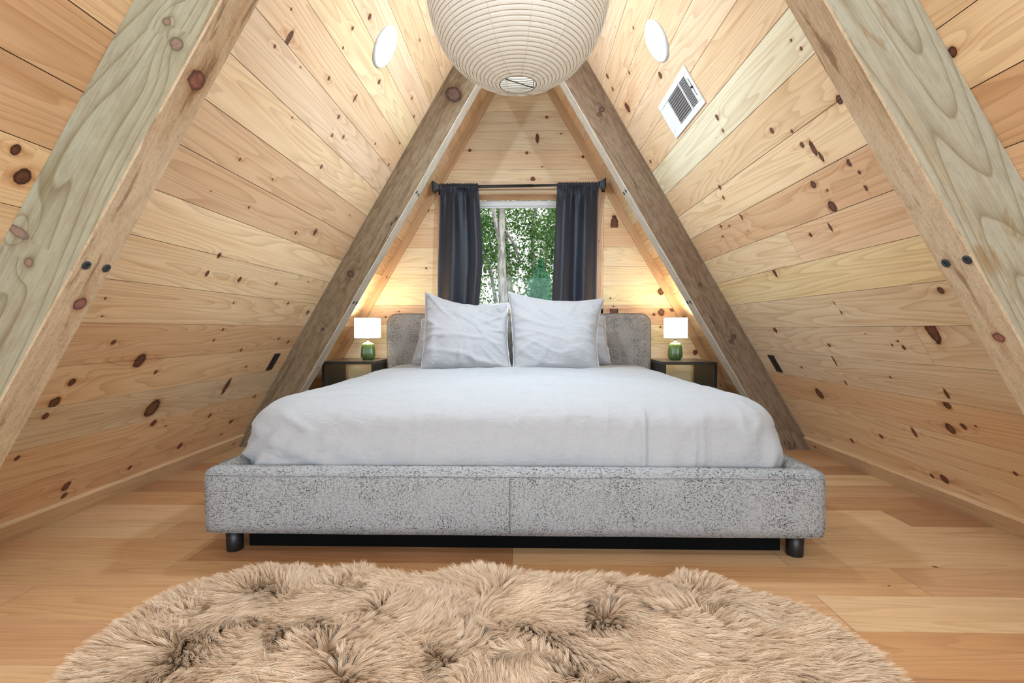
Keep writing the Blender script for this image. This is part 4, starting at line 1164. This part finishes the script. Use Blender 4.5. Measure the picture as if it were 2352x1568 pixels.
M_LEAF = leafmat('green_leaves', (.04, .11, .03), (.22, .45, .14)); M_LEAF2 = leafmat('blue_green_needles', (.05, .20, .11), (.20, .52, .30))
GZ = -3.2
def leaves(name, cen, rads, n, size, mat, parent, seed):
    rs = np.random.RandomState(seed); C_ = np.array(cen); Rd = np.array(rads)
    idx = rs.randint(0, len(C_), n); d = rs.randn(n, 3); d /= np.linalg.norm(d, axis=1)[:, None]
    p = C_[idx]+d*(Rd[idx]*rs.rand(n)**.45)[:, None]
    a = rs.randn(n, 3); a /= np.linalg.norm(a, axis=1)[:, None]; b = np.cross(a, rs.randn(n, 3)); b /= np.linalg.norm(b, axis=1)[:, None]
    s = (size*(.5+rs.rand(n)))[:, None]
    V = np.stack([p-a*s, p+b*s*.45, p+a*s, p-b*s*.45], 1).reshape(-1, 3)
    me = bpy.data.meshes.new(name); me.vertices.add(4*n); me.vertices.foreach_set('co', V.astype(np.float32).ravel())
    me.loops.add(4*n); me.loops.foreach_set('vertex_index', np.arange(4*n, dtype=np.int32))
    me.polygons.add(n); me.polygons.foreach_set('loop_start', np.arange(0, 4*n, 4, dtype=np.int32)); me.update(calc_edges=True)
    at = me.attributes.new('ltone', 'FLOAT', 'POINT'); at.data.foreach_set('value', np.repeat(rs.rand(n), 4).astype(np.float32))
    return link(name, me, mat, parent)
def tree(base, segs, clus, n, label, seed, size=.034, mat=None, spread=1.0):
    r = tag(empty('tree', (base[0], base[1], GZ)), label, 'tree', 'trees beyond the window')
    vf = [tube([Vector(p)-Vector((base[0], base[1], GZ)) for p in pts], rad, 12) for (pts, rad) in segs]
    v, f = merge(*vf); from_py('trunk', v, f, M_BARK, r, True)
    cen = [(c[0]-base[0], c[1]-base[1], c[2]-GZ) for c in clus]
    leaves('foliage', cen, [c[3] for c in clus], n, size, mat or M_LEAF, r, seed)
def clusters(seed, xr, yr, zr, n, r):
    q = random.Random(seed); return [(q.uniform(*xr), q.uniform(*yr), q.uniform(*zr), q.uniform(r*.6, r*1.2)) for _ in range(n)]
# px(x, y, D): a point seen through the window at distance D
def W3(px, py, D): return (0.0185+(px-1202)/1158.7*D, D, .802-(py-756)/1158.7*D)
D1 = 9.0
tree(W3(1158, 700, D1), [([(W3(1160, 700, D1)[0], D1, GZ), W3(1158, 720, D1), W3(1152, 640, D1), W3(1153, 590, D1), W3(1151, 540, D1), W3(1154, 480, D1), W3(1152, 380, D1), W3(1165, 200, D1)], [.16, .085, .075, .065, .06, .052, .045, .02]),
    ([W3(1150, 560, D1), W3(1140, 520, D1), W3(1132, 480, D1), W3(1120, 380, D1)], [.045, .04, .035, .02]),
    ([W3(1153, 520, D1), W3(1180, 560, D1+.3), W3(1196, 605, D1+.6)], [.03, .026, .014])],
    clusters(1, (-3.2, 2.4), (8.6, 10.4), (1.0, 6.5), 80, .5), 38000, 'thick pale forked tree trunk nearest the window', 1)
D2 = 11.0
tree(W3(1225, 700, D2), [([(W3(1228, 700, D2)[0], D2, GZ), W3(1228, 700, D2), W3(1225, 620, D2), W3(1223, 560, D2), W3(1224, 520, D2), W3(1229, 480, D2), W3(1231, 300, D2)], [.12, .055, .048, .042, .04, .036, .02]),
    ([W3(1228, 690, D2), W3(1250, 630, D2), W3(1258, 560, D2), W3(1262, 480, D2), W3(1272, 380, D2)], [.03, .028, .026, .022, .014])],
    clusters(2, (-3.5, 4.5), (10.2, 12.5), (-.5, 6.5), 90, .6), 42000, 'slender pale tree trunk beside the curtain nearer the air vent', 2)
D3 = 10.0
tree(W3(1110, 560, D3), [([(W3(1104, 560, D3)[0], D3, GZ), W3(1140, 700, D3), W3(1130, 640, D3), W3(1116, 590, D3), W3(1104, 560, D3), W3(1090, 480, D3)], [.08, .04, .035, .03, .025, .015])],
    clusters(3, (-3.8, .2), (9.4, 11), (-2.0, 4.5), 50, .55), 15000, 'thin leaning dark-limbed tree beside the curtain farther from the air vent', 3, mat=M_LEAF)
D4 = 7.5
tree(W3(1245, 640, D4), [([(W3(1246, 640, D4)[0], D4, GZ), (W3(1240, 700, D4)[0], D4, .3), W3(1236, 620, D4)], [.05, .02, .006])],
    [(W3(1240, 620+q*9, D4)[0]+(.012*q)*math.sin(q*2.3), D4+.1*math.sin(q), W3(1240, 600+q*11, D4)[2], .03+.024*q) for q in range(26)], 9000, 'blue-green young conifer in front of the other trees', 4, size=.022, mat=M_LEAF2)
q = random.Random(77)
for i in range(5):
    x, yv = (-9+i*4.2, 15+3*(i % 2)); 
    tree((x, yv), [([(x, yv, GZ), (x+.2, yv, 1.5), (x-.1, yv, 5), (x+.3, yv, 9)], [.22, .16, .12, .05])], clusters(50+i, (x-3, x+3), (yv-1.5, yv+1.5), (-2.5, 9.5), 60, 1.0), 20000,
         'leafy background tree in the woods beyond the window', 60+i, size=.06)
gm = NT('forest_floor'); gm.base(gm.mix(gm.noise(gm.coord(), 1.2, 5), (.05, .07, .025), (.16, .20, .07))); gm.b.inputs['Roughness'].default_value = 1
gr = random.Random(2); V = []; n = 40
for j in range(n+1):
    for i in range(n+1): 
        x, yv = -30+60*i/n, 4.9+45*j/n; V.append((x, yv, GZ+.25*mn.noise(Vector((x*.2, yv*.2, 0)))))
Fc = [(j*(n+1)+i, j*(n+1)+i+1, (j+1)*(n+1)+i+1, (j+1)*(n+1)+i) for j in range(n) for i in range(n)]
tag(from_py('ground', V, Fc, gm.m, None, True), kind='structure')
